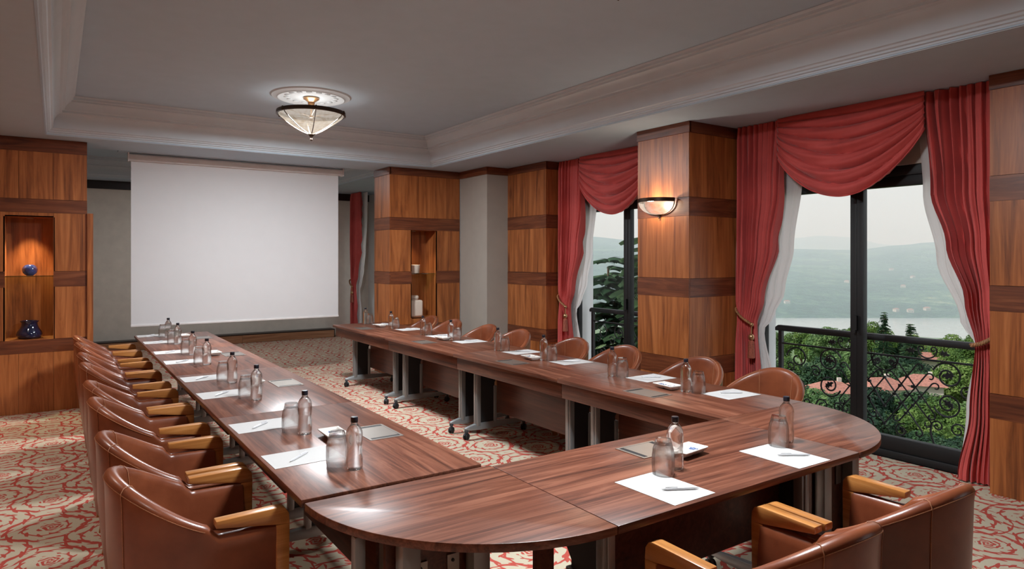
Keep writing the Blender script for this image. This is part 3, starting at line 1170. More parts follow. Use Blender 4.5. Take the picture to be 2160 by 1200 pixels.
def caster():
    m = MB()
    c = MB().lathe([(.018, .089), (.02, .07), (.012, .066), (.012, .05)], 12).build('caster', M['caster'], None, smooth=40)
    wh = MB()
    for s in (-1, 1):
        pr = [(.001, s * .006), (.024, s * .006), (.028, s * .010), (.028, s * .018), (.022, s * .022), (.001, s * .022)]
        b = len(wh.v)
        wh.lathe(pr, 18)
        for i in range(b, len(wh.v)):
            x, y, z = wh.v[i]
            wh.v[i] = (x, z, y + .028)
    wh.build('wheel', M['rubber'], c, smooth=40)
    MB().slab([(-.03, .03), (-.02, .06), (.015, .07), (.03, .04), (.012, .055), (-.012, .05)], 'y', -.005, .005).build('fork', M['caster'], c)
    return c


LEG, CAST = leg_parts(), caster()


def add_leg(parent, x, y, rot=0.0):
    l = copy_tree(LEG, parent)
    l.location = (x, y, 0)
    l.rotation_euler = (0, 0, rot)
    for cx in (.335, -.282):
        c = copy_tree(CAST, parent)
        c.location = (x + cx * math.cos(rot), y + cx * math.sin(rot), 0)
        c.rotation_euler = (0, 0, random.uniform(0, 6))


def cable_box(parent, x, y, sx, sy):
    f = MB()
    w = .012
    f.box(x - sx / 2, x + sx / 2, y - sy / 2, y - sy / 2 + w, ZT_ - .02, ZT_ + .0025).box(x - sx / 2, x + sx / 2, y + sy / 2 - w, y + sy / 2, ZT_ - .02, ZT_ + .0025)
    f.box(x - sx / 2, x - sx / 2 + w, y - sy / 2 + w, y + sy / 2 - w, ZT_ - .02, ZT_ + .0025).box(x + sx / 2 - w, x + sx / 2, y - sy / 2 + w, y + sy / 2 - w, ZT_ - .02, ZT_ + .0025)
    o = f.build('cable_port', M['steel'], parent)
    if sx < sy:
        MB().box(x - sx / 2 + w, x + sx / 2 - w, y - sy / 2 + w + .025, y + sy / 2 - w - .025, ZT_ - .02, ZT_ + .0018).build('lid', M['steel'], o)
    else:
        MB().box(x - sx / 2 + w + .025, x + sx / 2 - w - .025, y - sy / 2 + w, y + sy / 2 - w, ZT_ - .02, ZT_ + .0018).build('lid', M['steel'], o)
    MB().box(x - sx / 2 + w * .9, x + sx / 2 - w * .9, y - sy / 2 + w * .9, y + sy / 2 - w * .9, ZT_ - .02, ZT_ + .0008).build('cable_slot', M['rubber'], o)


ORD = ['first', 'second', 'third', 'fourth', 'fifth', 'sixth', 'seventh', 'eighth']


def table_unit(side, y0, y1, legs, box_y, label):
    xc = 1.096 if side == 'L' else 3.325
    L = (y1 - y0) / 2
    yc = (y0 + y1) / 2
    sg = 1 if side == 'L' else -1
    e = empty('conference_table', (xc, yc, 0), 0 if side == 'L' else PI)
    tag(e, label, 'table', 'straight conference tables')
    ly = lambda y: (y - yc) * sg
    o = MB().box(-.375, .375, -L + .0008, L - .0008, .712, ZT_).build('table_top', M['top_y'], e, bevel=.003)
    MB().box(.315, .334, -L + .002, L - .002, .598, .7115).build('apron', M['top_y'], e, bevel=.002)
    la, lb = sorted(ly(y) for y in legs)
    MB().box(.016, .034, la + .03, lb - .03, .215, .66).build('modesty_panel', M['edge'], e, bevel=.002)
    MB().box(-.02, .02, la, lb, .665, .705).build('crossbar', M['silver'], e)
    for y in legs:
        add_leg(e, 0, ly(y))
    for y in legs:
        MB().box(-.28, .28, ly(y) - .025, ly(y) + .025, .695, .7118).build('bracket', M['silver'], e)
    cable_box(e, .213, ly(box_y), .17, .27)
    return e


RY = [2.335, 3.76, 5.27, 6.78, 8.43]
LY = [2.385, 3.86, 5.42, 6.95, 8.50]
R_LEGS = [(2.52, 3.52), (3.80, 5.10), (5.37, 6.58), (6.83, 8.04)]
L_LEGS = [(2.62, 3.66), (3.98, 5.22), (5.55, 6.76), (7.08, 8.25)]
for i in range(4):
    od = ORD[3 - i]
    table_unit('R', RY[i], RY[i + 1], R_LEGS[i], [3.04, 4.56, 6.16, 7.77][i], 'walnut table on castors, %s from the screen in the row along the windows' % od)
    table_unit('L', LY[i], LY[i + 1], L_LEGS[i], [3.11, 4.685, 6.35, 7.86][i], 'walnut table on castors, %s from the screen in the row away from the windows' % od)

# head table: straight middle and two quarter-round ends
hx0, hx1, hy0, hy1 = 1.492, 2.942, 1.583, 2.345
e = empty('conference_table', ((hx0 + hx1) / 2, (hy0 + hy1) / 2, 0))
tag(e, 'straight walnut head table between the two quarter-round ends', 'table')
hw, hh = (hx1 - hx0) / 2 - .0008, (hy1 - hy0) / 2
MB().box(-hw, hw, -hh, hh - .008, .712, ZT_).build('table_top', M['top_x'], e, bevel=.003)
MB().box(-.58, .58, -.10, -.082, .345, .70).build('modesty_panel', M['edge'], e, bevel=.002)
MB().box(-.6, .6, hh - .06, hh - .042, .60, .7115).build('apron', M['top_x'], e, bevel=.002)
for x_ in (-.62, .56):
    add_leg(e, x_, .02, -PI / 2)
MB().box(-.6, .55, .0, .04, .665, .705).build('crossbar', M['silver'], e)
cable_box(e, 2.2 - (hx0 + hx1) / 2, 2.14 - (hy0 + hy1) / 2, .235, .18)


def quarter(cx, cy, r, a0, label, inner):
    q = empty('quarter_round_table', (cx, cy, 0))
    tag(q, label, 'table', 'quarter-round tables')
    n = 40
    poly = [(0, 0)] + [(r * math.cos(a0 + PI / 2 * i / n), r * math.sin(a0 + PI / 2 * i / n)) for i in range(n + 1)]
    MB().prism(poly, .712, ZT_).build('table_top', M['top_x'], q, bevel=.0025)
    s = -1 if a0 > PI - .1 and a0 < PI + .1 else 1
    # wooden skirt set back under the rim, with steel posts and plates
    MB().box(*(sorted((s * .24, s * .62)) + [-.36, -.342, .10, .705])).build('modesty_panel', M['edge'], q)
    MB().box(*(sorted((s * .02, s * .10)) + [-.46, -.442, .0, .705])).build('side_panel', M['edge'], q)
    for xx in (.30, .56):
        MB().box(*(sorted((s * (xx - .035), s * (xx + .035))) + [-.43, -.37, .04, .705])).build('post', M['silver'], q, bevel=.012)
    for xx in (.38, .50):
        o = MB().box(*(sorted((s * (xx - .025), s * (xx + .02))) + [-.368, -.361, .40, .60])).build('plate', M['steel'], q)
        b = MB().lathe([(.001, .004), (.005, .004), (.006, 0), (.001, 0)], 10).build('screw', M['rubber'], o, smooth=40)
        b.rotation_euler = (PI / 2, 0, 0)
        b.location = (s * xx, -.368, .58)
    for xx in (.30, .56):
        MB().box(*(sorted((s * (xx - .025), s * (xx + .025))) + [-.60, -.20, .0, .045])).build('foot', M['silver'], q, bevel=.012)
    MB().box(*(sorted((s * .66, s * .70)) + [-.30, -.26, .0, .705])).build('post', M['silver'], q, bevel=.01)
    return q


quarter(1.49, 2.352, .768, PI, 'quarter-round walnut table end next to the row away from the windows', 1)
quarter(2.944, 2.334, .752, 1.5 * PI, 'quarter-round walnut table end next to the row along the windows', -1)
hide_proto(LEG)
hide_proto(CAST)

# ------------------------------------------------------------------ tub chairs


def make_chair():
    e = empty('tub_chair', (0, 0, 0))

    def plan(t):
        """point on the outer plan curve, t 0..1 from one front edge round the back to the other; returns x, y, nx, ny, phi"""
        sl = .24
        arc = PI * .30
        tot = 2 * sl + arc
        d = t * tot
        if d < sl:
            return (.302, .235 - d, 1, 0, 0.0)
        if d > tot - sl:
            return (-.302, .235 - (tot - d), -1, 0, 0.0)
        a = (d - sl) / arc * PI
        return (.302 * math.cos(a), -.005 - .300 * math.sin(a), math.cos(a), -math.sin(a), a if a <= PI / 2 else PI - a)

    def rim(t):
        x, y, nx, ny, ph = plan(t)
        if y > .02: return .608
        if ph == 0.0: return .608 + (.648 - .608) * min(1, (.02 - y) / .02)
        return .648 + .172 * math.sin(ph) ** 1.15

    N = 76

    def ring(off_z, t):
        x, y, nx, ny, ph = plan(t)
        o, z = off_z
        return (x + nx * o, y + ny * o, z)

    prof = lambda h: [(-.075, .20), (-.050, .17), (-.044, .172), (-.040, .18), (-.020, .36), (-.007, .52), (-.001, h - .06), (.002, h - .030), (.001, h - .016), (-.008, h - .004), (-.022, h), (-.037, h - .004), (-.047, h - .017),
                      (-.050, h - .04), (-.058, h - .12 if h > .63 else h - .08), (-.066, .44), (-.066, .36)]
    v, f = [], []
    K = len(prof(.8))
    for i in range(N + 1):
        t = i / N
        h = rim(t)
        for p in prof(h): v.append(ring(p, t))
    for i in range(N):
        for k in range(K - 1):
            f.append((i * K + k, (i + 1) * K + k, (i + 1) * K + k + 1, i * K + k + 1))
    f.append(tuple(range(K)))
    f.append(tuple(range(N * K, N * K + K))[::-1])
    shell = MB().add(v, f).build('backrest_shell', M['leather'], e, smooth=50)
    # stitching along the rim and the seams
    ts = [i / 90 for i in range(91)]
    st = [ring((.003, rim(t) - .022), t) for t in ts if plan(t)[4] > .02]
    MB().tube(st, .0017, 4).build('rim_stitching', M['stitch'], shell, smooth=60)
    for tt in (.385, .615):
        h = rim(tt)
        pts = [ring(p, tt) for p in [(-.0365, .19), (-.018, .36), (-.005, .52), (.001, h - .06), (.004, h - .030), (.003, h - .016), (-.007, h - .002), (-.022, h + .002), (-.038, h - .002), (-.049, h - .017), (-.052, h - .04), (-.060, h - .12), (-.068, .46)]]
        MB().tube(pts, .0016, 4).build('seam', M['stitch'], shell, smooth=60)
    # seat cushion and the padded front rail below it
    def cush(u, v):
        a = 2 * PI * u
        ex = .55
        cx, cy = math.cos(a), math.sin(a)
        X = .235 * abs(cx) ** ex * (1 if cx > 0 else -1)
        Yy = .245 * abs(cy) ** ex * (1 if cy > 0 else -1)
        if v < .5:
            k = math.sin(v / .5 * PI / 2) ** .35
            return (X * k, Yy * k - .0, .325 + .05 * v)
        w = (v - .5) / .5
        k = math.cos(w * PI / 2) ** .4
        return (X * max(k, .001), Yy * max(k, .001), .36 + .10 * math.sin(w * PI / 2) ** .6)
    MB().grid(cush, 40, 24).build('seat_cushion', M['leather'], e, smooth=60)
    MB().box(-.236, .236, .17, .238, .20, .35).build('seat_rail', M['leather'], e, bevel=.012)
    MB().box(-.225, .225, -.20, .18, .20, .325).build('seat_base', M['leather'], e)
    # honey wood arms running down into the front legs
    for s in (-1, 1):
        xa = s * .283
        w = .024
        side = [(.018, .636), (.018, .662), (.24, .667), (.262, .660), (.275, .64), (.278, .60), (.235, .603)]
        MB().slab(side, 'x', xa - w, xa + w).build('armrest', M['arm'], e, bevel=.004)
        lg = MB()
        v8 = [(xa - w, .228, .602), (xa + w, .228, .602), (xa + w, .277, .602), (xa - w, .277, .602), (xa - w * .8, .238, 0), (xa + w * .8, .238, 0), (xa + w * .8, .272, 0), (xa - w * .8, .272, 0)]
        lg.add(v8, [(0, 1, 2, 3), (7, 6, 5, 4), (0, 4, 5, 1), (1, 5, 6, 2), (2, 6, 7, 3), (3, 7, 4, 0)])
        lg.build('leg', M['arm'], e, bevel=.003)
        bl_ = MB()
        bl_.add([(s * .16 - .02, -.215, .20), (s * .16 + .02, -.215, .20), (s * .16 + .02, -.175, .20), (s * .16 - .02, -.175, .20),
                 (s * .17 - .014, -.245, 0), (s * .17 + .014, -.245, 0), (s * .17 + .014, -.217, 0), (s * .17 - .014, -.217, 0)],
                [(0, 1, 2, 3), (7, 6, 5, 4), (0, 4, 5, 1), (1, 5, 6, 2), (2, 6, 7, 3), (3, 7, 4, 0)])
        bl_.build('leg', M['arm'], e, bevel=.003)
    return e


CH = make_chair()
chairs = []
LC = [2.865, 3.505, 4.41, 5.04, 5.95, 6.585, 7.42, 8.08]
RC = [2.86, 3.52, 4.38, 5.07, 6.02, 6.68, 7.50, 8.13]
first = True


def place_chair(x, y, rz, label, group):
    global first
    c = CH if first else copy_tree(CH)
    first = False
    c.location = (x, y, 0)
    c.rotation_euler = (0, 0, rz)
    tag(c, label, 'chair', group)


for i in range(8):
    place_chair(.452, LC[i], -PI / 2 + random.uniform(-.015, .015), 'brown leather tub chair, %s from the screen in the row away from the windows' % ORD[7 - i], 'chairs away from the windows')
for i in range(8):
    place_chair(3.975, RC[i], PI / 2 + random.uniform(-.03, .03), 'brown leather tub chair with its back to the windows, %s from the screen' % ORD[7 - i], 'chairs along the windows')
place_chair(1.925, 1.315, 0, 'brown leather tub chair at the head table, nearer the row away from the windows', 'chairs at the head table')
place_chair(2.548, 1.31, 0, 'brown leather tub chair at the head table, nearer the windows and wide walnut wall', 'chairs at the head table')

# ------------------------------------------------------------------ table settings


def make_bottle():
    e = empty('water_bottle')
    pr = [(.001, .004), (.02, .003), (.0285, .0), (.0325, .004), (.0335, .012), (.0335, .05), (.0322, .066), (.0315, .08), (.0325, .10), (.0338, .12), (.0338, .14), (.0318, .155), (.026, .168), (.018, .178), (.0135, .184), (.0128, .19), (.0128, .205), (.001, .205)]
    MB().lathe(pr, 28).build('bottle_body', M['bottle_glass'], e, smooth=50)
    MB().lathe([(.001, .2125), (.0135, .212), (.0148, .209), (.0148, .192), (.0138, .190), (.0133, .190)], 20).build('cap', M['cap'], e, smooth=40)
    return e


def make_glass():
    out = [(.0425, .0), (.0445, .02), (.0455, .045), (.0445, .075), (.041, .10), (.0345, .122), (.031, .135), (.0305, .139), (.001, .140)]
    inn = [(.001, .118), (.029, .117), (.0325, .112), (.0385, .098), (.0425, .074), (.0435, .045), (.0428, .02), (.0412, .0), (.0425, .0)]
    return MB().lathe(out + inn, 28).build('tumbler', M['tumbler_glass'], None, smooth=50)


def make_tray():
    e = empty('candy_dish')

    def fn(u, v):
        x, y = (u - .5) * 2, (v - .5) * 2
        # two square cups side by side
        xc = abs(x) * 2 - 1
        d = max(abs(xc), abs(y))
        wall = max(0, (d - .62) / .38)
        z = .006 + .026 * wall ** 1.3
        if abs(x) < .19: z = min(z, .006 + .020 * max(0, (1 - abs(x) / .19)) ** .8 + .02 * max(0, (abs(y) - .7) / .3))
        k = .80 + .20 * (z - .006) / .026
        return (.082 * x * (.9 + .1 * k), .05 * y * k, z)
    o = MB().grid(fn, 40, 24).build('dish', M['china'], e, smooth=60)
    md = o.modifiers.new('thick', 'SOLIDIFY')
    md.thickness = .005
    md.offset = -1
    return e


def make_candy():
    m = MB().ball((0, 0, 0), .0095, 10, 6, (1.25, 1, .8))
    for s in (-1, 1):
        m.lathe([(.001, 0), (.0028, 0), (.0075, .009), (.001, .007)], 8)
        for i in range(len(m.v) - 32, len(m.v)):
            x, y, z = m.v[i]
            m.v[i] = (s * (.008 + z), x, y)
    return m.build('wrapped_candy', M['candy'], None, smooth=40)


def make_paper():
    return MB().box(-.11, .11, -.1485, .1485, 0, .0012).build('notepaper', M['paper'], None)


def make_pen():
    e = empty('ballpoint_pen')
    MB().tube([(0, -.07, .0), (0, -.066, 0), (0, -.05, 0), (0, .055, 0), (0, .062, 0), (0, .072, 0)], .0052, 8, rfun=lambda t: (.25, .5, 1, 1, .75, .5)[min(5, int(round(t * 5)))]).build('barrel', M['pen'], e, smooth=40)
    MB().box(-.0016, .0016, .012, .058, .0045, .0072).build('clip', M['pen'], e)
    return e


BO, GL, TR, CA, PA, PE = make_bottle(), make_glass(), make_tray(), make_candy(), make_paper(), make_pen()
used = set()


def place(src, loc, rz, label, cat, group):
    if src.name in used:
        c = copy_tree(src)
    else:
        used.add(src.name)
        c = src
    c.location = loc
    c.rotation_euler = (0, 0, rz)
    tag(c, label, cat, group)
    return c


def setting(bx, by, gx, gy, pxx, py, prz, pen_off, pen_rz, where):
    place(BO, (bx, by, ZT_), random.uniform(0, 6), 'clear water bottle with dark cap, ' + where, 'bottle', 'water bottles')
    z = ZT_ + .0005
    place(GL, (gx, gy, z), 0, 'upside-down glass tumbler, ' + where, 'glass', 'tumblers')
    place(PA, (pxx, py, ZT_ + .0003), prz, 'blank white sheet of paper, ' + where, 'paper', 'sheets of notepaper')
    place(PE, (pxx + pen_off[0], py + pen_off[1], ZT_ + .007), pen_rz, 'silver pen on white paper, ' + where, 'pen', 'pens')


LB = [2.622, 3.279, 4.235, 4.906, 5.847, 6.518, 7.399, 8.082]
RB = [2.931, 3.622, 4.515, 5.224, 6.157, 6.761, 7.571, 8.304]
for i in range(8):
    where = '%s place from screen, row away from windows' % ORD[7 - i]
    setting(1.008, LB[i], .968, LB[i] + .09, .885, LB[i] + .285 + random.uniform(-.01, .01), PI / 2 + random.uniform(-.03, .03), (-.02, -.01), -.75 + random.uniform(-.1, .1), where)
    where = '%s place from screen, row along windows' % ORD[7 - i]
    bx = [3.352, 3.351, 3.40, 3.40, 3.42, 3.40, 3.375, 3.345][i]
    setting(bx, RB[i], bx + .03, RB[i] - .075, 3.525, RB[i] - .215, PI / 2 + random.uniform(-.05, .05), (.02, .01), .9 + random.uniform(-.2, .2), where)
setting(2.094, 1.888, 2.003, 1.868, 1.882, 1.752, .02, (.03, -.055), 1.07, 'head table place further from the windows')
setting(2.828, 1.868, 2.733, 1.845, 2.618, 1.742, -.02, (.03, -.03), .98, 'head table place nearer the windows')
TRAYS = [(3.33, 3.07, 1.5, '%s from screen, row along windows', 3), (3.33, 4.60, 1.5, '%s from screen, row along windows', 2),
         (3.36, 6.22, 1.6, '%s from screen, row along windows', 1), (3.345, 7.83, 1.6, '%s from screen, row along windows', 0),
         (1.10, 3.13, 1.55, '%s from screen, row away from windows', 3), (1.12, 4.77, 1.6, '%s from screen, row away from windows', 2),
         (1.16, 6.40, 1.6, '%s from screen, row away from windows', 1), (1.15, 8.02, 1.6, '%s from screen, row away from windows', 0),
         (2.285, 1.99, .12, 'head', -1)]
for x_, y_, a_, w_, k_ in TRAYS:
    where = 'straight head table' if k_ < 0 else 'table ' + (w_ % ORD[k_])
    place(TR, (x_, y_, ZT_), a_, 'white china candy dish on the ' + where, 'dish', 'candy dishes')
    for q in range(5):
        u = random.uniform(-.028, .028) + .034 * (1 if y_ < 2.5 else random.choice((-1, 1)))
        v = random.uniform(-.012, .012)
        c_, s_ = math.cos(a_), math.sin(a_)
        place(CA, (x_ + u * c_ - v * s_, y_ + u * s_ + v * c_, ZT_ + .0135 + .004 * (q % 2)), random.uniform(0, 6), 'blue wrapped candy in the dish on the ' + where, 'candy', 'candies in the dish on the ' + where)

# ------------------------------------------------------------------ pottery in the niches


def lathe_thing(name, prof, mat, loc, label, cat, sq=1.0, n=36):
    o = MB().lathe(prof, n, squash=sq).build(name, mat, None, smooth=50)
    o.location = loc
    return tag(o, label, cat)


sp_ = [(.001, 0), (.03, 0)] + [(.068 * math.sin(t), .058 - .062 * math.cos(t)) for t in [.55 + i * .2 for i in range(12)]] + [(.022, .114), (.018, .108), (.018, .09)]
lathe_thing('round_vase', sp_, M['vase_blue'], (-.222, 8.64, 1.4155), 'round cobalt blue vase on the glass shelf', 'vase')
lathe_thing('squat_vase', [(.001, 0), (.085, 0), (.108, .015), (.115, .045), (.106, .075), (.085, .105), (.072, .14), (.07, .165), (.082, .178), (.082, .186), (.07, .186), (.062, .165), (.062, .10)], M['vase_navy'], (-.225, 8.65, .7575), 'squat dark navy glazed vase on the niche floor', 'vase')
bk = empty('cream_pot', (4.195, 8.60, 1.3855))
tag(bk, 'small cream ceramic pot on the glass shelf of the display pillar', 'pot')
MB().lathe([(.001, 0), (.062, 0), (.068, .006), (.078, .115), (.074, .118), (.068, .112), (.06, .02), (.001, .014)], 28).build('pot_body', M['vase_cream'], bk, smooth=40)
MB().slab([(-.06, .01), (-.074, .112), (-.10, .105), (-.098, .02)], 'y', -.01, .01).build('handle', M['vase_cream'], bk, bevel=.004)
jr = empty('cream_jar', (4.20, 8.62, .7705))
tag(jr, 'tall square cream lidded jar on the niche floor of the display pillar', 'jar')
MB().box(-.105, .105, -.08, .08, 0, .235).build('jar_body', M['vase_cream'], jr, bevel=.03, seg=4)
MB().lathe([(.05, .225), (.052, .25), (.062, .256), (.064, .285), (.05, .30), (.001, .302)], 24).build('lid', M['vase_cream'], jr, smooth=50)

# ------------------------------------------------------------------ outside: slope, lake, hills, trees, houses
def pol(px_x, dist):
    """ground point in the direction of picture column px_x at a distance along the view axis"""
    d = px(px_x, HY)
    return d[0] * dist, d[1] * dist


def gz(x, y):
    d = math.hypot(x, y)
    return max(-9.0 - .088 * d, -80.5)


def slope(u, v):
    az = R(5 + 95 * u)
    d = 9 + 800 * v ** 2
    x, y = d * math.sin(az), d * math.cos(az)
    return (x, y, gz(x, y) + 1.2 * math.sin(x * .11) * math.sin(y * .09) * min(1, d / 60))


gm = plain('meadow', srgb(84, 108, 56), 0.95, var=.35, scale=.25)
tag(MB().grid(slope, 60, 60).build('ground_slope', gm, None, smooth=80), kind='structure')
tag(MB().box(150, 2600, -1200, 3400, -80.6, -80).build('lake', M['water'], None), 'calm pale grey lake water between the trees and the far hills', 'lake', kind='stuff')


def hill(name, d0, d1, prof, seed, label):
    rnd = random.Random(seed)
    ph = [rnd.uniform(0, 6) for _ in range(12)]

    def fn(u, v):
        az = R(0 + 100 * u)
        pxx = CX + F_PX * math.tan(az - YAW) if abs(az - YAW) < 1.3 else (4000 if az > YAW else -2000)
        d = d0 + (d1 - d0) * v
        fwd = d
        c = math.cos(az - YAW)
        x, y = d / max(c, .3) * math.sin(az), d / max(c, .3) * math.cos(az)
        top = CAM_H + (HY - interp(prof, pxx)) / F_PX * d1
        lump = sum(math.sin((i + 1) * 9 * u + ph[i]) * math.sin((i + 1) * 4 * v + ph[i + 4]) / (i + 1.5) for i in range(6))
        k = v ** .8
        z = -81 + (top + 81) * k + lump * 9 * math.sin(PI * v) * (d1 / 2200)
        return (x, y, z)
    tag(MB().grid(fn, 140, 40).build(name, M['hill'], None, smooth=80), label, 'hill', kind='structure')


hill('hill_near_ridge', 905, 2300, [(0, 520), (1150, 505), (1240, 499), (1350, 508), (1660, 525), (1800, 527), (1900, 517), (1960, 511), (2200, 500), (3000, 520)], 3, 'hazy forested ridge across the lake')
hill('hill_far_ridge', 3000, 4200, [(0, 530), (1500, 520), (1680, 502), (1730, 497), (1790, 500), (1870, 516), (1950, 522), (2400, 530)], 5, 'pale distant ridge behind')

LEAFV = {}


def leaf_cloud(lobes, n, size, seed, flat=.5):
    """many small leaf cards on the surface of several lobes"""
    rnd = random.Random(seed)
    m = MB()
    wsum = sum(l[3] ** 2 for l in lobes)
    for cx, cy, cz, r, sq in lobes:
        k = int(n * r * r / wsum)
        for _ in range(k):
            a = rnd.uniform(0, 2 * PI)
            b = math.asin(rnd.uniform(-.7, 1))
            rr = r * rnd.uniform(.72, 1.08)
            nrm = Vector((math.cos(a) * math.cos(b), math.sin(a) * math.cos(b), math.sin(b)))
            c = Vector((cx, cy, cz)) + Vector((nrm.x * rr, nrm.y * rr, nrm.z * rr * sq))
            d = (nrm + Vector((rnd.uniform(-1, 1), rnd.uniform(-1, 1), rnd.uniform(-.3, 1))) * .9).normalized()
            t = d.orthogonal().normalized()
            t = (Matrix.Rotation(rnd.uniform(0, 6.28), 3, d) @ t)
            w = d.cross(t)
            s = size * rnd.uniform(.6, 1.3)
            p = [c + t * s, c + w * s * .55, c - t * s, c - w * s * .55]
            m.add([tuple(q) for q in p], [(0, 1, 2, 3)])
    return m


def make_tree(name, lobes, n, size, seed, mat, h):
    e = empty(name)
    o = leaf_cloud(lobes, n, size, seed).build('crown', mat, e)
    tr = MB().tube([(0, 0, -.5), (.1, 0, h * .3), (0, .1, h * .55), (.1, 0, h * .75)], .22, 7, rfun=lambda t: 1 - .6 * t)
    for a in range(5):
        q = a * 1.3
        tr.tube([(0, 0, h * .4), (1.1 * math.cos(q), 1.1 * math.sin(q), h * .62), (1.9 * math.cos(q), 1.9 * math.sin(q), h * .72)], .09, 5, rfun=lambda t: 1 - .6 * t)
    tr.build('trunk', M['bark'], e, smooth=60)
    return e


def lobes(seed, n, R_, h, rl):
    rnd = random.Random(seed)
    L = []
    for i in range(n):
        a, r = rnd.uniform(0, 6.28), R_ * rnd.uniform(.15, 1) ** .6
        z = h * rnd.uniform(.42, .86)
        k = 1 - .5 * abs(z / h - .62) / .3
        L.append((r * k * math.cos(a), r * k * math.sin(a), z, rl * rnd.uniform(.7, 1.25), .8))
    L.append((0, 0, h * .86, rl * .9, .8))
    return L


TREES = [make_tree('leafy_tree', lobes(1, 13, 2.9, 10, 1.35), 9000, .16, 1, M['leaf_a'], 10),
         make_tree('leafy_tree', lobes(2, 12, 2.6, 9.5, 1.3), 9000, .15, 2, M['leaf_b'], 9.5),
         make_tree('leafy_tree', lobes(3, 14, 3.2, 10.5, 1.45), 9000, .17, 3, M['leaf_c'], 10.5)]
TLAB = ['mid green broadleaf tree below the balcony', 'bright yellow-green broadleaf tree below the balcony', 'dark green broadleaf tree below the balcony']


def make_fir():
    e = empty('fir_tree')
    rnd = random.Random(9)
    m = MB()
    H = 13.0
    for k in range(44):
        z = 1.6 + (H - 1.8) * k / 43
        r = (H - z) * .27 + .3
        nb = 8
        for j in range(nb):
            a = rnd.uniform(0, 6.28)
            rr = r * rnd.uniform(.5, 1.15)
            d = Vector((math.cos(a), math.sin(a), 0))
            sd = Vector((-d.y, d.x, 0))
            zj = rnd.uniform(-.35, .35)
            for s in range(15):
                t = (s + 1) / 15
                c = d * rr * t + Vector((0, 0, z + (.30 * t - .42 * t * t) * rr + zj))
                w = .34 * (1 - .5 * t) + .05
                for q in (-1, 1):
                    p = [c, c + sd * q * w + d * .24 - Vector((0, 0, .05)), c + sd * q * w * .9 + d * .18 - Vector((0, 0, .10)), c - d * .05 - Vector((0, 0, .02))]
                    m.add([tuple(x) for x in p], [(0, 1, 2, 3)])
                p = [c + sd * .03, c + d * .16 + Vector((0, 0, .02)), c - sd * .03, c - d * .1 - Vector((0, 0, .06))]
                m.add([tuple(x) for x in p], [(0, 1, 2, 3)])
    m.build('needles', M['needle'], e)
    t = MB().tube([(0, 0, -.5), (0, 0, H * .5), (0, 0, H - .1)], .2, 7, rfun=lambda t: 1 - .85 * t)
    t.build('trunk', M['bark'], e, smooth=60)
    return e


FIR = make_fir()
tu = [False] * 3
fu = [False]


def tree(k, pxx, dist, top_y, sc):
    src = TREES[k]
    c = copy_tree(src) if tu[k] else src
    tu[k] = True
    x, y = pol(pxx, dist)
    hgt = (10, 9.5, 10.5)[k] * 1.0 * sc
    ztop = CAM_H + (HY - top_y) / F_PX * dist
    c.location = (x, y, ztop - hgt * 1.02)
    g_ = gz(x, y)
    if c.location.z > g_: c.location.z = g_ if c.location.z - g_ > 2.5 else c.location.z
    c.rotation_euler = (0, 0, random.uniform(0, 6.28))
    c.scale = (sc, sc, sc * random.uniform(.95, 1.05))
    row = ' beside the lake shore' if dist >= 100 else ' in the rows between lake and roofs' if dist >= 70 else ' close below the railing'
    tag(c, TLAB[k].replace(' below the balcony', row), 'tree', 'trees below the balcony, ' + ('mid green', 'bright green', 'dark green')[k])


def fir(pxx, dist, top_y, sc, label, sxy=1.0):
    c = copy_tree(FIR) if fu[0] else FIR
    fu[0] = True
    x, y = pol(pxx, dist)
    ztop = CAM_H + (HY - top_y) / F_PX * dist
    c.location = (x, y, ztop - 13.0 * sc)
    c.scale = (sc * sxy, sc * sxy, sc)
    c.rotation_euler = (0, 0, random.uniform(0, 6.28))
    tag(c, label, 'tree', 'conifers outside')


rr = random.Random(21)
# back row along the lake, then nearer rows; columns cover all four windows
for k, x_, d_, t_, s_ in [(1, 1630, 120, 690, 1.15), (1, 1690, 135, 690, 1.2), (0, 1745, 125, 686, 1.2), (0, 1800, 130, 684, 1.2), (1, 1838, 115, 668, 1.15),
                          (2, 1880, 120, 700, 1.15), (1, 1925, 135, 694, 1.2), (2, 1970, 120, 716, 1.1), (1, 2010, 110, 702, 1.1), (1, 2060, 105, 690, 1.1),
                          (1, 1660, 82, 735, 1.05), (2, 1735, 78, 745, 1.1), (0, 1800, 85, 735, 1.0), (2, 1855, 76, 735, 1.15), (2, 1915, 84, 745, 1.1), (0, 1985, 80, 770, .95),
                          (1, 2045, 76, 740, 1.1), (0, 2090, 84, 735, 1.1), (0, 1610, 74, 740, 1.0),
                          (2, 1680, 58, 800, .9), (0, 1745, 54, 832, .85), (1, 1800, 52, 820, .85), (0, 1900, 55, 822, .85), (1, 1985, 50, 812, .9), (2, 1850, 53, 812, .85), (0, 1945, 52, 818, .85), (2, 1770, 50, 828, .8), (0, 1720, 52, 815, .85), (1, 1925, 47, 846, .8), (2, 1830, 46, 845, .8), (0, 2060, 52, 825, .9),
                          (2, 1850, 48, 885, .75), (0, 1940, 44, 890, .72), (2, 2000, 42, 905, .7), (1, 1880, 39, 925, .62), (2, 2040, 38, 900, .7), (0, 1960, 34, 935, .55), (2, 1820, 40, 900, .7),
                          (2, 1230, 60, 760, 1.0), (1, 1290, 75, 735, 1.0), (2, 1340, 58, 745, 1.0), (2, 1270, 40, 830, .8), (2, 1330, 38, 835, .75), (0, 1200, 80, 725, 1.0), (1, 1400, 90, 720, 1.0),
                          (2, 780, 60, 660, 1.0), (0, 700, 80, 670, 1.0)]:
    tree(k, x_, d_, t_, s_)
fir(1864, 92, 660, .95, 'slender dark fir tree rising above the broadleaf crowns by the lake', .8)
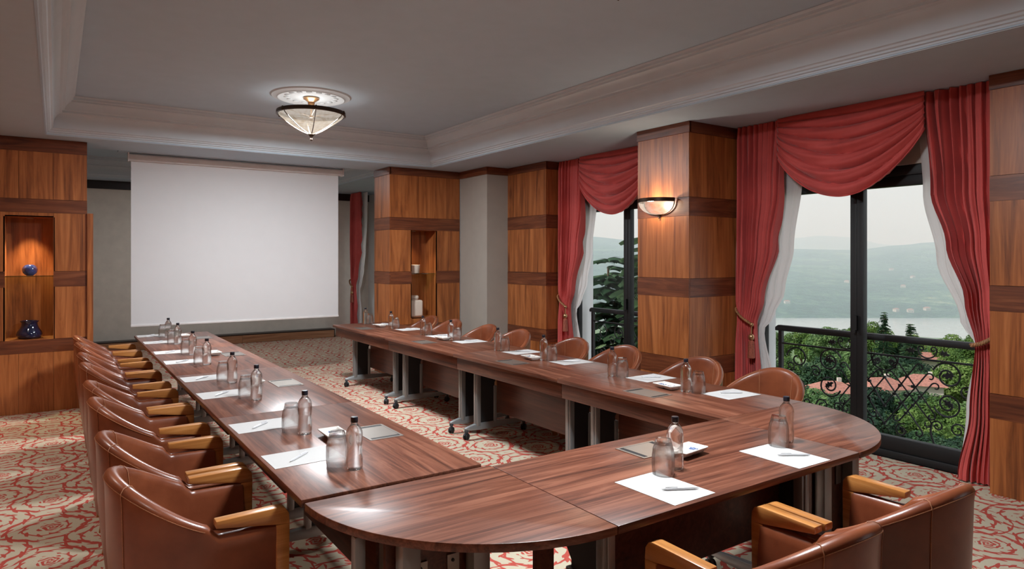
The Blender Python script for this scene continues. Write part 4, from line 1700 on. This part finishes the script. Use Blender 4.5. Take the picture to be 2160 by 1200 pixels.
fir(1922, 88, 685, .85, 'broader dark fir tree beside the slender fir by the lake', 1.1)
fir(1283, 15.5, 553, 1.0, 'tall cedar close outside the window behind the sconce pillar', .85)
fir(1362, 14.0, 512, 1.05, 'tall cedar half hidden by the sconce pillar', .8)


def house(name, pxx, dist, eave_y, w, dep, rot, label, cat='house', hh=4.5):
    x, y = pol(pxx, dist)
    ze = CAM_H + (HY - eave_y) / F_PX * dist
    e = empty(name, (x, y, ze - hh), rot)
    tag(e, label, cat, 'houses outside')
    wl_ = MB().box(-w, w, -dep, dep, 0, hh).build('house_wall', M['house'], e)
    rf = MB()
    rh = dep * .55
    rf.add([(-w - .4, -dep - .5, hh - .1), (w + .4, -dep - .5, hh - .1), (w + .4, dep + .5, hh - .1), (-w - .4, dep + .5, hh - .1), (-w + dep * .6, 0, hh + rh), (w - dep * .6, 0, hh + rh)],
           [(0, 1, 5, 4), (2, 3, 4, 5), (1, 2, 5), (3, 0, 4), (3, 2, 1, 0)])
    r_ = rf.build('roof', M['roof_tile'], e)
    MB().box(w * .3, w * .3 + .35, -.15, .15, hh + rh * .4, hh + rh + .3).build('chimney', M['house'], r_)
    for s in (-1, 1):
        for q in (-.55, .0, .55):
            f_ = MB().box(q * w - .55, q * w + .55, s * dep - .05, s * dep + .05, 1.2, 2.6).build('house_window', M['black'], wl_)


house('village_house', 1856, 66, 813, 1.9, 1.5, R(-25), 'red-roofed pale house between two other red roofs among the trees')
house('village_house', 1946, 70, 806, 1.7, 1.5, R(-60), 'red-roofed pale house nearest the small house higher up')
house('village_house', 1755, 64, 820, 1.6, 1.4, R(-40), 'red-roofed pale house furthest from the dark fir trees')
house('village_house', 1962, 118, 756, 2.4, 2.0, R(-50), 'small red-roofed house higher up among the dark trees')
from mathutils.bvhtree import BVHTree
hm = bpy.data.objects['hill_near_ridge'].data
HB = BVHTree.FromPolygons([v.co for v in hm.vertices], [tuple(p.vertices) for p in hm.polygons])
for x_, d_, r_ in [(1660, 1010, .3), (1786, 1250, -.4), (1890, 945, .8), (1920, 940, .1), (1955, 950, .5), (1880, 1500, .2), (1905, 1150, -.2), (1925, 1300, .7)]:
    hx, hy_ = pol(x_, d_)
    hit = HB.ray_cast(Vector((hx, hy_, 900)), Vector((0, 0, -1)))
    z_ = hit[0].z if hit[0] else -80
    house('lakeside_house', x_, d_, HY - (z_ + 3.6 - CAM_H) / d_ * F_PX, 3.8, 2.6, r_ - .9, 'tiny pale house on the far shore hillside', 'house', 4.6)

# haze over the lake valley
hz = NT('valley_haze')
hz.t.nodes.remove(hz.p)
vsn = hz.n('ShaderNodeVolumeScatter')
vsn.inputs['Color'].default_value = (0.72, 0.90, 1.0, 1)
vsn.inputs['Density'].default_value = HAZE
vsn.inputs['Anisotropy'].default_value = 0.0
hz.l(vsn.outputs[0], hz.out.inputs['Volume'])
hb = MB().box(140, 6500, -3500, 6500, -80.2, 420).build('valley_haze', hz.m, None)
tag(hb, 'pale haze lying over the lake and hills', 'haze', kind='stuff')
scn.cycles.volume_bounces = 1
